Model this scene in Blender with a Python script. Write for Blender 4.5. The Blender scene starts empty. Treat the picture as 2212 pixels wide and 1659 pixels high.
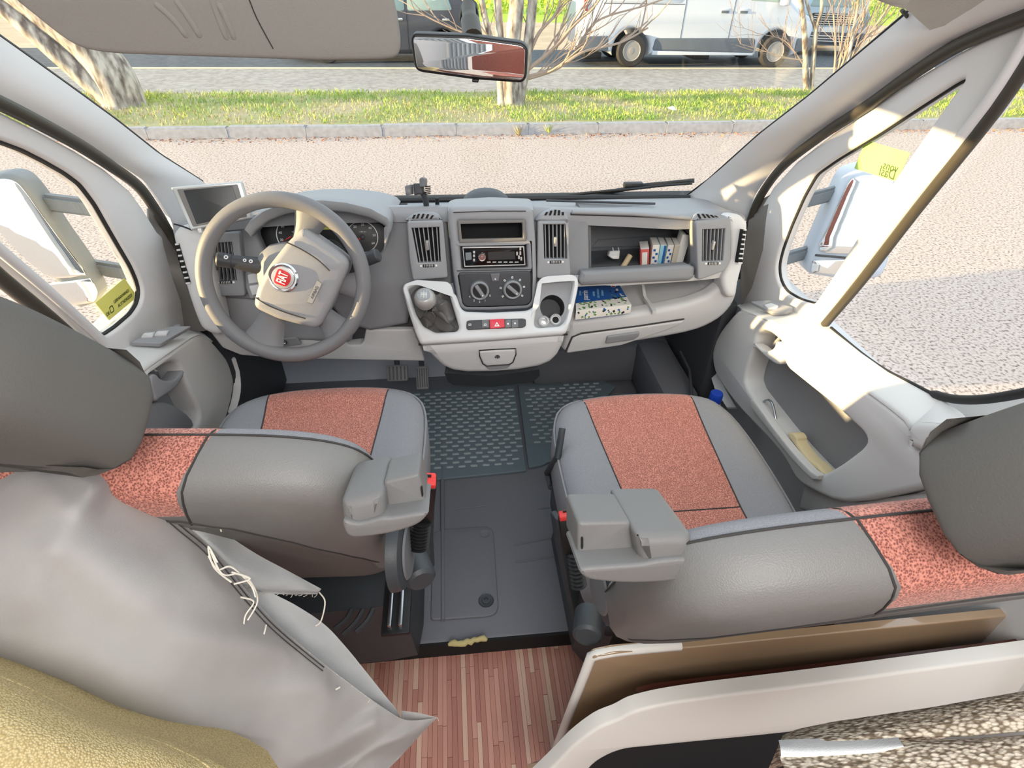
import bpy, bmesh, math, random
import numpy as np
from mathutils import Vector, Matrix
from mathutils.geometry import tessellate_polygon

rad = math.radians
SC = bpy.context.scene
COL = SC.collection

# ------------------------------------------------------------------ camera
CAM_LOC = Vector((-0.10, 0.0, 1.45))
PITCH, YAW, ROLL, FOC = rad(37), rad(6.5), rad(1.2), 1215.0
W_, H_ = 2212.0, 1659.0
FWD = Vector((math.sin(YAW) * math.cos(PITCH), math.cos(YAW) * math.cos(PITCH), -math.sin(PITCH)))
_r0 = Vector((math.cos(YAW), -math.sin(YAW), 0))
_u0 = _r0.cross(FWD)
RGT = _r0 * math.cos(ROLL) + _u0 * math.sin(ROLL)
UPV = -_r0 * math.sin(ROLL) + _u0 * math.cos(ROLL)
cam = bpy.data.cameras.new('camera')
cam.sensor_width = 36.0
cam.lens = FOC * 36.0 / W_
cam.clip_start, cam.clip_end = 0.02, 500
cam_o = bpy.data.objects.new('camera', cam)
cam_o.matrix_world = Matrix((
    (RGT.x, UPV.x, -FWD.x, CAM_LOC.x), (RGT.y, UPV.y, -FWD.y, CAM_LOC.y),
    (RGT.z, UPV.z, -FWD.z, CAM_LOC.z), (0, 0, 0, 1)))
COL.objects.link(cam_o)
SC.camera = cam_o

# ------------------------------------------------------------------ sky, sun, fill light, exposure
wd = bpy.data.worlds.new('sky')
SC.world = wd
wd.use_nodes = True
_bg = wd.node_tree.nodes['Background']
_bg.inputs[0].default_value = (0.82, 0.93, 1.02, 1)
_bg.inputs[1].default_value = 1.35
sun = bpy.data.lights.new('sun', 'SUN')
sun.energy = 12.0
sun.angle = rad(0.6)
sun.color = (1.0, 0.74, 0.38)
SUN_EL, SUN_AZ = rad(4.6), rad(8)
sdir = Vector((math.cos(SUN_AZ) * math.cos(SUN_EL), math.sin(SUN_AZ) * math.cos(SUN_EL), -math.sin(SUN_EL)))
sun_o = bpy.data.objects.new('sun', sun)
sun_o.rotation_euler = sdir.to_track_quat('-Z', 'Y').to_euler()
COL.objects.link(sun_o)
# lamp added behind the camera to brighten the cab, no such fixture seen
fill = bpy.data.lights.new('fill_light', 'AREA')
fill.shape = 'DISK'
fill.size = 1.2
fill.energy = 38
fill.color = (1.0, 0.98, 0.95)
fill_o = bpy.data.objects.new('fill_light', fill)
fill_o.location = (0.1, -0.9, 2.3)
fill_o.rotation_euler = (rad(35), 0, 0)
COL.objects.link(fill_o)
SC.view_settings.view_transform = 'Standard'
SC.view_settings.look = 'None'
SC.view_settings.gamma = 1
SC.view_settings.use_curve_mapping = False
SC.view_settings.exposure = 0.30

# ------------------------------------------------------------------ layout helpers
def ray(x, y):
    return FWD + RGT * ((x - W_ / 2) / FOC) - UPV * ((y - H_ / 2) / FOC)

def at(x, y, X=None, Y=None, Z=None, D=None):
    """survey point: where the sight line of a photo pixel meets a plane of the vehicle"""
    d = ray(x, y)
    if X is not None: t = (X - CAM_LOC.x) / d.x
    elif Y is not None: t = (Y - CAM_LOC.y) / d.y
    elif Z is not None: t = (Z - CAM_LOC.z) / d.z
    else: t = D
    return CAM_LOC + d * t

def atl(pts, **k):
    return [at(x, y, **k) for x, y in pts]

class Pl:
    """a working plane with its own right (u), up (v) and outward (w) directions"""
    def __init__(s, p, n, up=(0, 0, 1)):
        s.p = Vector(p); s.n = Vector(n).normalized()
        s.u = Vector(up).cross(s.n).normalized(); s.v = s.n.cross(s.u)
    def px(s, x, y, w=0.0):
        d = ray(x, y); p = s.p + s.n * w
        return s.to2(CAM_LOC + d * ((p - CAM_LOC).dot(s.n) / d.dot(s.n)))
    def pxl(s, pts, w=0.0): return [s.px(x, y, w) for x, y in pts]
    def to2(s, q): return ((q - s.p).dot(s.u), (q - s.p).dot(s.v))
    def to3(s, u, v, w=0.0): return s.p + s.u * u + s.v * v + s.n * w
    def mat(s, u, v, w=0.0, ang=0.0):
        c, n = math.cos(ang), math.sin(ang)
        a = s.u * c + s.v * n; b = s.v * c - s.u * n; o = s.to3(u, v, w)
        return Matrix(((a.x, b.x, s.n.x, o.x), (a.y, b.y, s.n.y, o.y), (a.z, b.z, s.n.z, o.z), (0, 0, 0, 1)))

def spl(pts, n=8, closed=False):
    """Catmull-Rom through the points"""
    P = [Vector(p) for p in pts]; out = []; m = len(P)
    rng = range(m) if closed else range(m - 1)
    for i in rng:
        if closed: a, b, c, d = P[(i - 1) % m], P[i], P[(i + 1) % m], P[(i + 2) % m]
        else: a, b, c, d = P[max(i - 1, 0)], P[i], P[i + 1], P[min(i + 2, m - 1)]
        for k in range(n):
            t = k / n
            out.append(0.5 * ((2 * b) + (c - a) * t + (2 * a - 5 * b + 4 * c - d) * t * t + (3 * b - a - 3 * c + d) * t ** 3))
    if not closed: out.append(P[-1].copy())
    return out

def rnd(pts, r, n=5):
    """round the corners of a closed outline"""
    P = [Vector(p) for p in pts]; out = []; m = len(P)
    for i in range(m):
        a, b, c = P[i - 1], P[i], P[(i + 1) % m]
        rr = r[i] if isinstance(r, (list, tuple)) else r
        d1 = min(rr, (a - b).length * 0.48); d2 = min(rr, (c - b).length * 0.48)
        if d1 < 1e-6 or d2 < 1e-6: out.append(b); continue
        s = b + (a - b).normalized() * d1; e = b + (c - b).normalized() * d2
        for k in range(n + 1):
            t = k / n
            out.append(s * (1 - t) ** 2 + b * 2 * t * (1 - t) + e * t * t)
    return out

def resamp(pts, n):
    P = [Vector(p) for p in pts]
    L = [0]
    for a, b in zip(P, P[1:]): L.append(L[-1] + (b - a).length)
    out = []; j = 0
    for i in range(n):
        s = L[-1] * i / (n - 1)
        while j < len(P) - 2 and L[j + 1] < s: j += 1
        seg = L[j + 1] - L[j]
        t = (s - L[j]) / seg if seg > 1e-9 else 0
        out.append(P[j].lerp(P[j + 1], min(max(t, 0), 1)))
    return out

# ------------------------------------------------------------------ materials
def lin(c):
    c = [x / 255.0 for x in c[:3]]
    return tuple(x / 12.92 if x <= 0.04045 else ((x + 0.055) / 1.055) ** 2.4 for x in c) + (1,)

MATS = {}
def mat(name, c, rough=0.5, metal=0.0, spec=0.5, bump=None, c2=None, vs=40, vstr=None, kind='NOISE', emit=0, alpha=1, stops=(0.35, 0.65), stretch=None, trans=0, sheen=0, coat=0):
    """principled material: c base (sRGB 0-255), c2 second colour mixed by a texture of scale vs, bump=(scale, strength)"""
    m = bpy.data.materials.new(name); m.use_nodes = True
    nt = m.node_tree; b = nt.nodes['Principled BSDF']
    b.inputs['Base Color'].default_value = lin(c)
    b.inputs['Roughness'].default_value = rough
    b.inputs['Metallic'].default_value = metal
    b.inputs['Specular IOR Level'].default_value = spec
    b.inputs['Alpha'].default_value = alpha
    b.inputs['Transmission Weight'].default_value = trans
    b.inputs['Sheen Weight'].default_value = sheen
    b.inputs['Coat Weight'].default_value = coat
    if emit:
        b.inputs['Emission Color'].default_value = lin(c); b.inputs['Emission Strength'].default_value = emit
    tc = nt.nodes.new('ShaderNodeTexCoord')
    src = tc.outputs['Object']
    if stretch:
        mp = nt.nodes.new('ShaderNodeMapping'); mp.inputs['Scale'].default_value = stretch
        nt.links.new(src, mp.inputs['Vector']); src = mp.outputs['Vector']
    def tex(kind, sc):
        if kind == 'VORONOI':
            t = nt.nodes.new('ShaderNodeTexVoronoi'); t.inputs['Scale'].default_value = sc; out = t.outputs['Distance']
        else:
            t = nt.nodes.new('ShaderNodeTexNoise'); t.inputs['Scale'].default_value = sc
            t.inputs['Detail'].default_value = 3; out = t.outputs['Fac']
        nt.links.new(src, t.inputs['Vector']); return out
    if c2:
        o = tex(kind, vs)
        cr = nt.nodes.new('ShaderNodeValToRGB')
        cr.color_ramp.elements[0].position, cr.color_ramp.elements[1].position = stops
        cr.color_ramp.elements[0].color = lin(c); cr.color_ramp.elements[1].color = lin(c2)
        nt.links.new(o, cr.inputs['Fac']); nt.links.new(cr.outputs['Color'], b.inputs['Base Color'])
    if bump:
        k = bump[2] if len(bump) > 2 else 'NOISE'
        o = tex(k, bump[0])
        bp = nt.nodes.new('ShaderNodeBump'); bp.inputs['Strength'].default_value = bump[1]; bp.inputs['Distance'].default_value = 0.002
        nt.links.new(o, bp.inputs['Height']); nt.links.new(bp.outputs['Normal'], b.inputs['Normal'])
    MATS[name] = m
    return m

def glass_mat(name, tint=(1, 1, 1), fres=1.45, rough=0.0):
    m = bpy.data.materials.new(name); m.use_nodes = True
    nt = m.node_tree; nt.nodes.clear()
    out = nt.nodes.new('ShaderNodeOutputMaterial'); mx = nt.nodes.new('ShaderNodeMixShader')
    tr = nt.nodes.new('ShaderNodeBsdfTransparent'); gl = nt.nodes.new('ShaderNodeBsdfGlossy')
    fr = nt.nodes.new('ShaderNodeFresnel'); ml = nt.nodes.new('ShaderNodeMath'); ml.operation = 'MULTIPLY'; ml.inputs[1].default_value = 0.4
    ge = nt.nodes.new('ShaderNodeNewGeometry'); mi = nt.nodes.new('ShaderNodeMix')
    mi.inputs[2].default_value = fres; mi.inputs[3].default_value = 1 / fres     # same reflectance on both faces of a thin pane
    nt.links.new(ge.outputs['Backfacing'], mi.inputs[0]); nt.links.new(mi.outputs[0], fr.inputs['IOR'])
    tr.inputs['Color'].default_value = (*tint, 1); gl.inputs['Roughness'].default_value = rough
    nt.links.new(fr.outputs[0], ml.inputs[0]); nt.links.new(ml.outputs[0], mx.inputs[0])
    nt.links.new(tr.outputs[0], mx.inputs[1]); nt.links.new(gl.outputs[0], mx.inputs[2]); nt.links.new(mx.outputs[0], out.inputs[0])
    MATS[name] = m
    return m

# ------------------------------------------------------------------ objects
WL = {}
def wl(o): return WL.get(o.name, Vector((0, 0, 0))) if o else Vector((0, 0, 0))

def tag(o, label=None, cat=None, group=None, kind=None):
    if label: o['label'] = label
    if cat: o['category'] = cat
    if group: o['group'] = group
    if kind: o['kind'] = kind
    return o

def thing(name, label, cat, loc, group=None):
    o = bpy.data.objects.new(name, None); COL.objects.link(o)
    o.empty_display_size = 0.05
    o.location = loc; WL[o.name] = Vector(loc)
    return tag(o, label, cat, group)

def obj(name, verts, faces, m, parent=None, ang=40, flat=False):
    off = wl(parent)
    me = bpy.data.meshes.new(name)
    me.from_pydata([tuple(Vector(v) - off) for v in verts], [], faces)
    return link(name, me, m, parent, ang, flat)

def link(name, me, m, parent=None, ang=40, flat=False):
    if m is not None and not me.materials: me.materials.append(MATS[m] if isinstance(m, str) else m)
    me.validate()
    if not flat:
        me.polygons.foreach_set('use_smooth', [True] * len(me.polygons))
        me.set_sharp_from_angle(angle=rad(ang))
    o = bpy.data.objects.new(name, me); COL.objects.link(o)
    if parent: o.parent = parent
    WL[o.name] = wl(parent)
    return o

def objbm(name, bm, m, parent=None, ang=40):
    off = wl(parent)
    if off.length: bmesh.ops.translate(bm, verts=bm.verts, vec=-off)
    bmesh.ops.recalc_face_normals(bm, faces=bm.faces)
    me = bpy.data.meshes.new(name); bm.to_mesh(me); bm.free()
    return link(name, me, m, parent, ang)

class G:
    """collects several solids into ONE mesh object"""
    def __init__(s): s.v = []; s.f = []
    def add(s, vf):
        v, f = vf; n = len(s.v); s.v += [Vector(p) for p in v]; s.f += [tuple(i + n for i in q) for q in f]; return s
    def put(s, name, m, parent=None, ang=40): return obj(name, s.v, s.f, m, parent, ang)

def inset2(P, d):
    """offset a closed 2D outline inwards by d (counter-clockwise positive)"""
    m = len(P); A = sum(P[i][0] * P[(i + 1) % m][1] - P[(i + 1) % m][0] * P[i][1] for i in range(m))
    sg = 1 if A > 0 else -1; out = []
    for i in range(m):
        a, b, c = Vector(P[i - 1]), Vector(P[i]), Vector(P[(i + 1) % m])
        e1 = (b - a); e2 = (c - b)
        if e1.length < 1e-9: e1 = e2
        if e2.length < 1e-9: e2 = e1
        e1 = e1.normalized(); e2 = e2.normalized()
        n1 = Vector((-e1.y, e1.x)); n2 = Vector((-e2.y, e2.x)); n = n1 + n2
        L = n.length
        n = n1 if L < 1e-6 else n / L
        k = max(n.dot(n1), 0.35)
        out.append(b + n * (sg * d / k))
    return out

def plate_vf(P2, pl, depth, bev=0.0, holes=(), w0=0.0, back=True, seg=3, bow=None):
    """solid plate: 2D outline on a plane, rounded front rim, optional holes; bow(u,v) adds height to the front"""
    P2 = [Vector((p[0], p[1])) for p in P2]; holes = [[Vector((p[0], p[1])) for p in h] for h in holes]
    V = []; F = []
    def add(loop, w, hf=0.0):
        n = len(V)
        for p in loop:
            ww = w + (bow(p.x, p.y) * hf if bow else 0)
            V.append(pl.to3(p.x, p.y, ww))
        return list(range(n, n + len(loop)))
    loops = []
    for li, L in enumerate([P2] + holes):
        sg = 1 if li == 0 else -1
        rings = []
        if bev > 0:
            for k in range(seg + 1):
                a = math.pi / 2 * k / seg
                rings.append(add(inset2(L, sg * bev * (1 - math.sin(a))), w0 - bev * (1 - math.cos(a)), 1.0))
        else: rings.append(add(L, w0, 1.0))
        rings.append(add(L, w0 - depth))
        for r1, r2 in zip(rings, rings[1:]):
            m = len(r1)
            for i in range(m): F.append((r1[i], r1[(i + 1) % m], r2[(i + 1) % m], r2[i]))
        loops.append((rings[0], rings[-1]))
    for side in ((0, 1) if back else (0,)):
        pts = [[Vector((pl.u.dot(V[i] - pl.p), pl.v.dot(V[i] - pl.p), 0)) for i in lp[side]] for lp in loops]
        idx = [i for lp in loops for i in lp[side]]
        if len(loops) == 1 and not bow and len(idx) <= 4: F.append(tuple(idx))
        else:
            for t in tessellate_polygon(pts): F.append(tuple(idx[j] for j in t))
    return V, F

def fixn(vf):
    v, f = vf
    bm = bmesh.new()
    bv = [bm.verts.new(p) for p in v]
    for q in f:
        try: bm.faces.new([bv[i] for i in q])
        except ValueError: pass
    return bm

def plate(name, P2, pl, depth, m, parent=None, bev=0.003, holes=(), w0=0.0, ang=40, bow=None, back=True):
    return objbm(name, fixn(plate_vf(P2, pl, depth, bev, holes, w0, back, bow=bow)), m, parent, ang)

def loft_vf(curves, n=24, closed=False, thick=0.0, cap=False, smooth=0):
    C = [resamp(list(c) + ([c[0]] if closed else []), n + (1 if closed else 0)) for c in curves]
    if closed: C = [c[:-1] for c in C]
    if smooth:
        rows = list(zip(*C)); rows = [spl(r, smooth) for r in rows]; C = [list(c) for c in zip(*rows)]
    V = [p for c in C for p in c]; F = []; m = len(C[0])
    for i in range(len(C) - 1):
        for j in range(m if closed else m - 1):
            F.append((i * m + j, i * m + (j + 1) % m, (i + 1) * m + (j + 1) % m, (i + 1) * m + j))
    if cap and closed:
        F.append(tuple(range(m))); F.append(tuple(range((len(C) - 1) * m, len(C) * m)))
    return V, F

def loft(name, curves, m, parent=None, n=24, closed=False, thick=0.0, cap=False, smooth=0, ang=50):
    bm = fixn(loft_vf(curves, n, closed, thick, cap, smooth))
    bmesh.ops.remove_doubles(bm, verts=bm.verts, dist=1e-6)
    if thick:
        bmesh.ops.recalc_face_normals(bm, faces=bm.faces)
        bm.normal_update()
        # make the skin face the cabin, then thicken away from it
        f = max(bm.faces, key=lambda q: q.calc_area())
        if (CAM_LOC - f.calc_center_median()).dot(f.normal) < 0: bmesh.ops.reverse_faces(bm, faces=bm.faces)
        bm.normal_update()
        bmesh.ops.solidify(bm, geom=bm.faces[:], thickness=thick)
    return objbm(name, bm, m, parent, ang)

def tube_vf(pts, r, k=10, closed=False, cap=True, flat=1.0):
    P = [Vector(p) for p in pts]; n = len(P); V = []; F = []
    R = r if isinstance(r, (list, tuple)) else [r] * n
    if len(R) != n: R = [R[0] + (R[-1] - R[0]) * i / (n - 1) for i in range(n)]
    T = []
    for i in range(n):
        if closed: t = P[(i + 1) % n] - P[i - 1]
        else: t = P[min(i + 1, n - 1)] - P[max(i - 1, 0)]
        T.append(t.normalized() if t.length > 1e-9 else Vector((0, 0, 1)))
    a = T[0].orthogonal().normalized()
    for i in range(n):
        a = (a - T[i] * a.dot(T[i]))
        a = a.normalized() if a.length > 1e-6 else T[i].orthogonal().normalized()
        b = T[i].cross(a)
        for j in range(k):
            q = 2 * math.pi * j / k
            V.append(P[i] + (a * math.cos(q) + b * math.sin(q) * flat) * R[i])
    for i in range(n if closed else n - 1):
        i2 = (i + 1) % n
        for j in range(k): F.append((i * k + j, i * k + (j + 1) % k, i2 * k + (j + 1) % k, i2 * k + j))
    if cap and not closed: F.append(tuple(range(k - 1, -1, -1))); F.append(tuple((n - 1) * k + j for j in range(k)))
    return V, F

def tube(name, pts, r, m, parent=None, k=10, closed=False, cap=True):
    return obj(name, *tube_vf(pts, r, k, closed, cap), m, parent, 50)

def lathe_vf(prof, o, axis, k=24, cap=True):
    z = Vector(axis).normalized(); x = z.orthogonal().normalized(); y = z.cross(x); o = Vector(o); V = []; F = []
    for r, h in prof:
        for j in range(k):
            q = 2 * math.pi * j / k
            V.append(o + z * h + (x * math.cos(q) + y * math.sin(q)) * max(r, 1e-5))
    for i in range(len(prof) - 1):
        for j in range(k): F.append((i * k + j, i * k + (j + 1) % k, (i + 1) * k + (j + 1) % k, (i + 1) * k + j))
    if cap: F.append(tuple(range(k))); F.append(tuple((len(prof) - 1) * k + j for j in range(k)))
    return V, F

def lathe(name, prof, o, axis, m, parent=None, k=24, ang=35):
    return objbm(name, fixn(lathe_vf(prof, o, axis, k)), m, parent, ang)

def box_vf(c, s, R=None):
    c = Vector(c); h = [x / 2 for x in s]; V = []
    for dx in (-1, 1):
        for dy in (-1, 1):
            for dz in (-1, 1):
                p = Vector((dx * h[0], dy * h[1], dz * h[2]))
                V.append(c + (R @ p if R else p))
    return V, [(0, 1, 3, 2), (4, 6, 7, 5), (0, 4, 5, 1), (2, 3, 7, 6), (0, 2, 6, 4), (1, 5, 7, 3)]

def box(name, c, s, m, parent=None, bev=0.0, R=None, seg=2, ang=40):
    bm = fixn(box_vf(c, s, R))
    if bev:
        bmesh.ops.recalc_face_normals(bm, faces=bm.faces)
        bmesh.ops.bevel(bm, geom=bm.edges[:], offset=bev, segments=seg, affect='EDGES', profile=0.5)
    return objbm(name, bm, m, parent, ang)

def rectp(cx, cy, w, h, a=0.0):
    c, s = math.cos(a), math.sin(a)
    return [(cx + x * c - y * s, cy + x * s + y * c) for x, y in ((-w / 2, -h / 2), (w / 2, -h / 2), (w / 2, h / 2), (-w / 2, h / 2))]

def circp(cx, cy, r, n=32, a0=0, a1=2 * math.pi, ry=None):
    full = abs(a1 - a0 - 2 * math.pi) < 1e-6
    return [(cx + r * math.cos(a0 + (a1 - a0) * i / (n if full else n - 1)), cy + (ry or r) * math.sin(a0 + (a1 - a0) * i / (n if full else n - 1))) for i in range(n)]

def text(name, s, M4, size, m, parent=None, mirror=False, ext=0.0002, align='CENTER', bold=0.0):
    cu = bpy.data.curves.new(name, 'FONT'); cu.body = s; cu.size = size; cu.extrude = ext
    cu.align_x = align; cu.align_y = 'CENTER'; cu.offset = bold; cu.resolution_u = 3
    t = bpy.data.objects.new(name + '_curve', cu)
    me = bpy.data.meshes.new_from_object(t)
    bpy.data.objects.remove(t); bpy.data.curves.remove(cu)
    me.name = name; me.materials.clear()
    M = M4.copy()
    if mirror: M = M @ Matrix.Diagonal((-1, 1, 1, 1))
    M = Matrix.Translation(-wl(parent)) @ M
    me.transform(M)
    return link(name, me, m, parent, flat=True)

def dup(o, loc, label=None, rot=None):
    """copy of a thing with copies of its parts and their sub-parts"""
    r = o.copy(); COL.objects.link(r); r.location = loc
    if label: r['label'] = label
    if rot is not None: r.rotation_euler = rot
    for ch in list(o.children):
        c = ch.copy(); COL.objects.link(c); c.parent = r
        for g in list(ch.children):
            d = g.copy(); COL.objects.link(d); d.parent = c
    return r

random.seed(7)
# ------------------------------------------------------------------ palette
mat('light_plastic', (212, 212, 212), 0.55, bump=(900, 0.12))
mat('trim_plastic', (218, 216, 215), 0.6, bump=(900, 0.1))
mat('door_plastic', (212, 211, 209), 0.6, bump=(900, 0.12))
mat('grey_plastic', (134, 135, 138), 0.55, bump=(900, 0.2))
mat('mid_plastic', (108, 109, 112), 0.5, bump=(900, 0.2))
mat('console_grey', (148, 149, 152), 0.5, bump=(900, 0.15))
mat('dark_plastic', (62, 63, 67), 0.5, bump=(900, 0.2))
mat('pillar_grey', (120, 116, 112), 0.6, bump=(900, 0.15))
mat('black_plastic', (22, 22, 24), 0.45)
mat('black_matte', (12, 12, 13), 0.8)
mat('gloss_black', (8, 8, 9), 0.12)
mat('headliner', (186, 184, 180), 0.9, bump=(500, 0.3))
mat('visor', (150, 148, 143), 0.9, bump=(500, 0.3))
mat('seal', (62, 58, 50), 0.45, bump=(200, 0.1))
mat('rubber', (30, 30, 31), 0.6)
mat('white_paint', (226, 226, 226), 0.35)
mat('red_fabric', (124, 64, 54), 0.95, c2=(216, 144, 126), vs=420, kind='VORONOI', stops=(0.2, 0.75), bump=(420, 0.5, 'VORONOI'), sheen=0.2)
mat('grey_fabric', (148, 148, 151), 0.9, c2=(132, 132, 136), vs=700, bump=(900, 0.35))
mat('grey_vinyl', (122, 121, 119), 0.45, bump=(620, 0.16, 'VORONOI'))
mat('dark_vinyl', (98, 96, 93), 0.5, bump=(620, 0.16, 'VORONOI'))
mat('headrest_vinyl', (92, 89, 85), 0.6, bump=(500, 0.2))
mat('armrest_grey', (116, 115, 114), 0.5, bump=(700, 0.15))
mat('seam', (58, 56, 55), 0.8)
mat('floor_rubber', (106, 107, 113), 0.55, bump=(260, 0.25))
mat('mat_rubber', (100, 115, 122), 0.5, bump=(300, 0.2))
mat('mat_stud', (152, 163, 166), 0.45)
mat('base_dark', (60, 64, 68), 0.5, bump=(400, 0.15))
mat('steel', (190, 194, 198), 0.25, metal=1.0)
mat('chrome', (220, 222, 224), 0.12, metal=1.0)
mat('silver', (196, 196, 194), 0.35, metal=0.5)
mat('screen', (40, 40, 40), 0.35)
mat('wheel_rim', (116, 116, 118), 0.5, bump=(700, 0.25))
mat('wheel_pad', (146, 146, 148), 0.55, bump=(800, 0.2))
mat('red', (200, 40, 48), 0.4)
mat('hazard_red', (214, 48, 66), 0.4)
mat('buckle_red', (226, 60, 56), 0.4)
mat('white', (236, 234, 230), 0.5)
mat('print_white', (232, 232, 230), 0.6)
mat('print_grey', (120, 120, 120), 0.6)
mat('lit_edge', (236, 222, 186), 0.7)
mat('print_dark', (70, 76, 20), 0.7)
mat('print_green', (70, 92, 50), 0.7)
mat('yellow_sticker', (236, 230, 120), 0.5)
mat('green_sticker', (186, 222, 124), 0.5)
mat('asphalt', (210, 192, 180), 0.9, c2=(112, 94, 84), vs=46, stops=(0.48, 0.70), bump=(60, 0.5))
mat('far_asphalt', (178, 172, 164), 0.9, c2=(150, 144, 138), vs=9, bump=(60, 0.3))
mat('shaded_asphalt', (92, 98, 104), 0.9, c2=(76, 82, 88), vs=6)
mat('tan_ground', (214, 190, 160), 0.95, c2=(190, 170, 140), vs=1.2)
mat('kerb', (178, 178, 182), 0.85, c2=(160, 160, 164), vs=14, bump=(60, 0.3))
mat('soil', (186, 172, 138), 0.95, c2=(150, 160, 92), vs=1.4, bump=(40, 0.5))
mat('grass', (136, 176, 62), 0.8, c2=(196, 204, 112), vs=3.0)
mat('dry_grass', (196, 182, 130), 0.85)
mat('far_green', (150, 190, 60), 0.9, c2=(196, 206, 70), vs=2)
mat('bark', (206, 198, 188), 0.9, c2=(104, 92, 84), vs=12, stretch=(1, 1, 0.35), bump=(18, 0.6))
mat('twig', (170, 150, 136), 0.9)
mat('leaf_litter', (142, 96, 78), 0.9, c2=(186, 146, 116), vs=8)
mat('van_white', (200, 208, 220), 0.25)
mat('van_dark', (96, 104, 114), 0.6)
mat('tyre', (52, 50, 50), 0.85)
mat('wheel_steel', (150, 148, 146), 0.45)
mat('car_grey', (72, 74, 82), 0.25)
mat('car_blue', (176, 196, 208), 0.25)
mat('tail_red', (200, 40, 44), 0.3)
mat('car_glass', (150, 172, 170), 0.08)
mat('mirror_glass', (235, 238, 240), 0.02, metal=1.0)
mat('mirror_grey', (120, 126, 130), 0.5, bump=(200, 0.2))
mat('cloth_grey', (220, 217, 214), 0.95, bump=(1100, 0.25), c2=(210, 206, 203), vs=9)
mat('cloth_white', (222, 224, 224), 0.95, bump=(700, 0.35))
mat('thread', (232, 226, 212), 0.9)
mat('khaki', (216, 196, 148), 0.95, c2=(182, 160, 110), vs=520, kind='VORONOI', stops=(0.2, 0.7), bump=(520, 0.6, 'VORONOI'))
mat('knit', (226, 214, 194), 0.95, c2=(128, 112, 92), vs=230, kind='VORONOI', stops=(0.35, 0.7), bump=(210, 0.8, 'VORONOI'), stretch=(0.6, 1.3, 1))
mat('cream_laminate', (206, 192, 170), 0.18)
mat('glossy_brown', (164, 138, 110), 0.09, spec=0.9, coat=0.6)
mat('rail_white', (230, 227, 220), 0.4)
mat('board_brown', (96, 50, 34), 0.3, c2=(64, 34, 24), vs=20, stretch=(0.15, 1, 1))
mat('board_edge', (200, 170, 130), 0.6)
mat('rail_shade', (34, 33, 36), 0.8)
mat('foam', (186, 172, 120), 0.95, bump=(120, 0.6))
for _i, _c in enumerate(((196, 140, 122), (184, 126, 110), (206, 152, 134), (190, 132, 116), (218, 178, 156), (178, 120, 106))):
    mat('plank_%d' % _i, _c, 0.55, c2=tuple(int(q * 0.86) for q in _c), vs=60, stretch=(1, 0.04, 1))
mat('floor_gap', (112, 66, 54), 0.8)
mat('blue_plastic', (30, 74, 190), 0.35)
mat('paper_blue', (34, 92, 168), 0.5)
mat('paper_cyan', (150, 206, 222), 0.55)
mat('paper_red', (206, 96, 90), 0.55)
mat('paper_white', (236, 232, 224), 0.6)
mat('paper_green', (104, 150, 84), 0.6)
mat('paper_page', (214, 204, 186), 0.8)
mat('tan_tube', (198, 176, 140), 0.6)
mat('beige_cloth', (222, 204, 162), 0.9, bump=(120, 0.3))
mat('boot', (96, 94, 92), 0.45, bump=(40, 0.3))
mat('knob_silver', (176, 174, 172), 0.4, metal=0.3)
glass_mat('window_glass', (0.985, 0.99, 0.985))
glass_mat('clear_plastic', (0.9, 0.92, 0.93), 1.5, 0.03)
# ------------------------------------------------------------------ the street in front of the vehicle
GZ = -0.5
def yk(x, y0): return y0 + 0.02 * x           # the kerb runs a little askew to the vehicle
def strip(name, y0, y1, z, m, x0=-30, x1=34, th=0.04):
    v = [(x0, yk(x0, y0), z), (x1, yk(x1, y0), z), (x1, yk(x1, y1), z), (x0, yk(x0, y1), z)]
    v += [(a, b, c - th) for a, b, c in v]
    return tag(obj(name, v, [(0, 1, 2, 3), (7, 6, 5, 4), (0, 4, 5, 1), (1, 5, 6, 2), (2, 6, 7, 3), (3, 7, 4, 0)], m), kind='structure')
strip('road', -20, 8.30, GZ, 'asphalt')
strip('verge_ground', 8.42, 10.75, GZ + 0.13, 'soil', th=0.17)
strip('road_far', 10.75, 14.30, GZ, 'far_asphalt')
strip('parking_ground', 14.30, 17.6, GZ + 0.001, 'shaded_asphalt')  # dark strip: shade under the parked cars put into the ground colour
strip('far_ground', 17.6, 26, GZ, 'tan_ground')
strip('far_lawn', 26, 60, GZ, 'far_green')
line = strip('trim_1', 14.26, 14.36, GZ + 0.012, 'lit_edge', th=0.012)  # pale strip painting the lit road edge beside the cars' shade
kr = thing('kerb', 'pale concrete kerb of long stones between road and grass', 'kerb', (0.7, 8.3, GZ))
kb = None
for i in range(26):
    x0 = -10 + i * 1.0
    if kb is None:
        bm = fixn(box_vf((x0 + 0.5, yk(x0 + 0.5, 8.36), GZ + 0.065), (0.995, 0.13, 0.15), Matrix.Rotation(0.02, 3, 'Z')))
        bmesh.ops.recalc_face_normals(bm, faces=bm.faces)
        bmesh.ops.bevel(bm, geom=[e for e in bm.edges if all(v.co.z > GZ for v in e.verts)], offset=0.018, segments=2, affect='EDGES')
        kb = objbm('kerb_stone', bm, 'kerb', kr)
    else:
        o = kb.copy(); COL.objects.link(o); o.parent = kr
        o.location = (1.0 * i, 0.02 * i + random.uniform(-.004, .004), random.uniform(-.004, .004))
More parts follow.
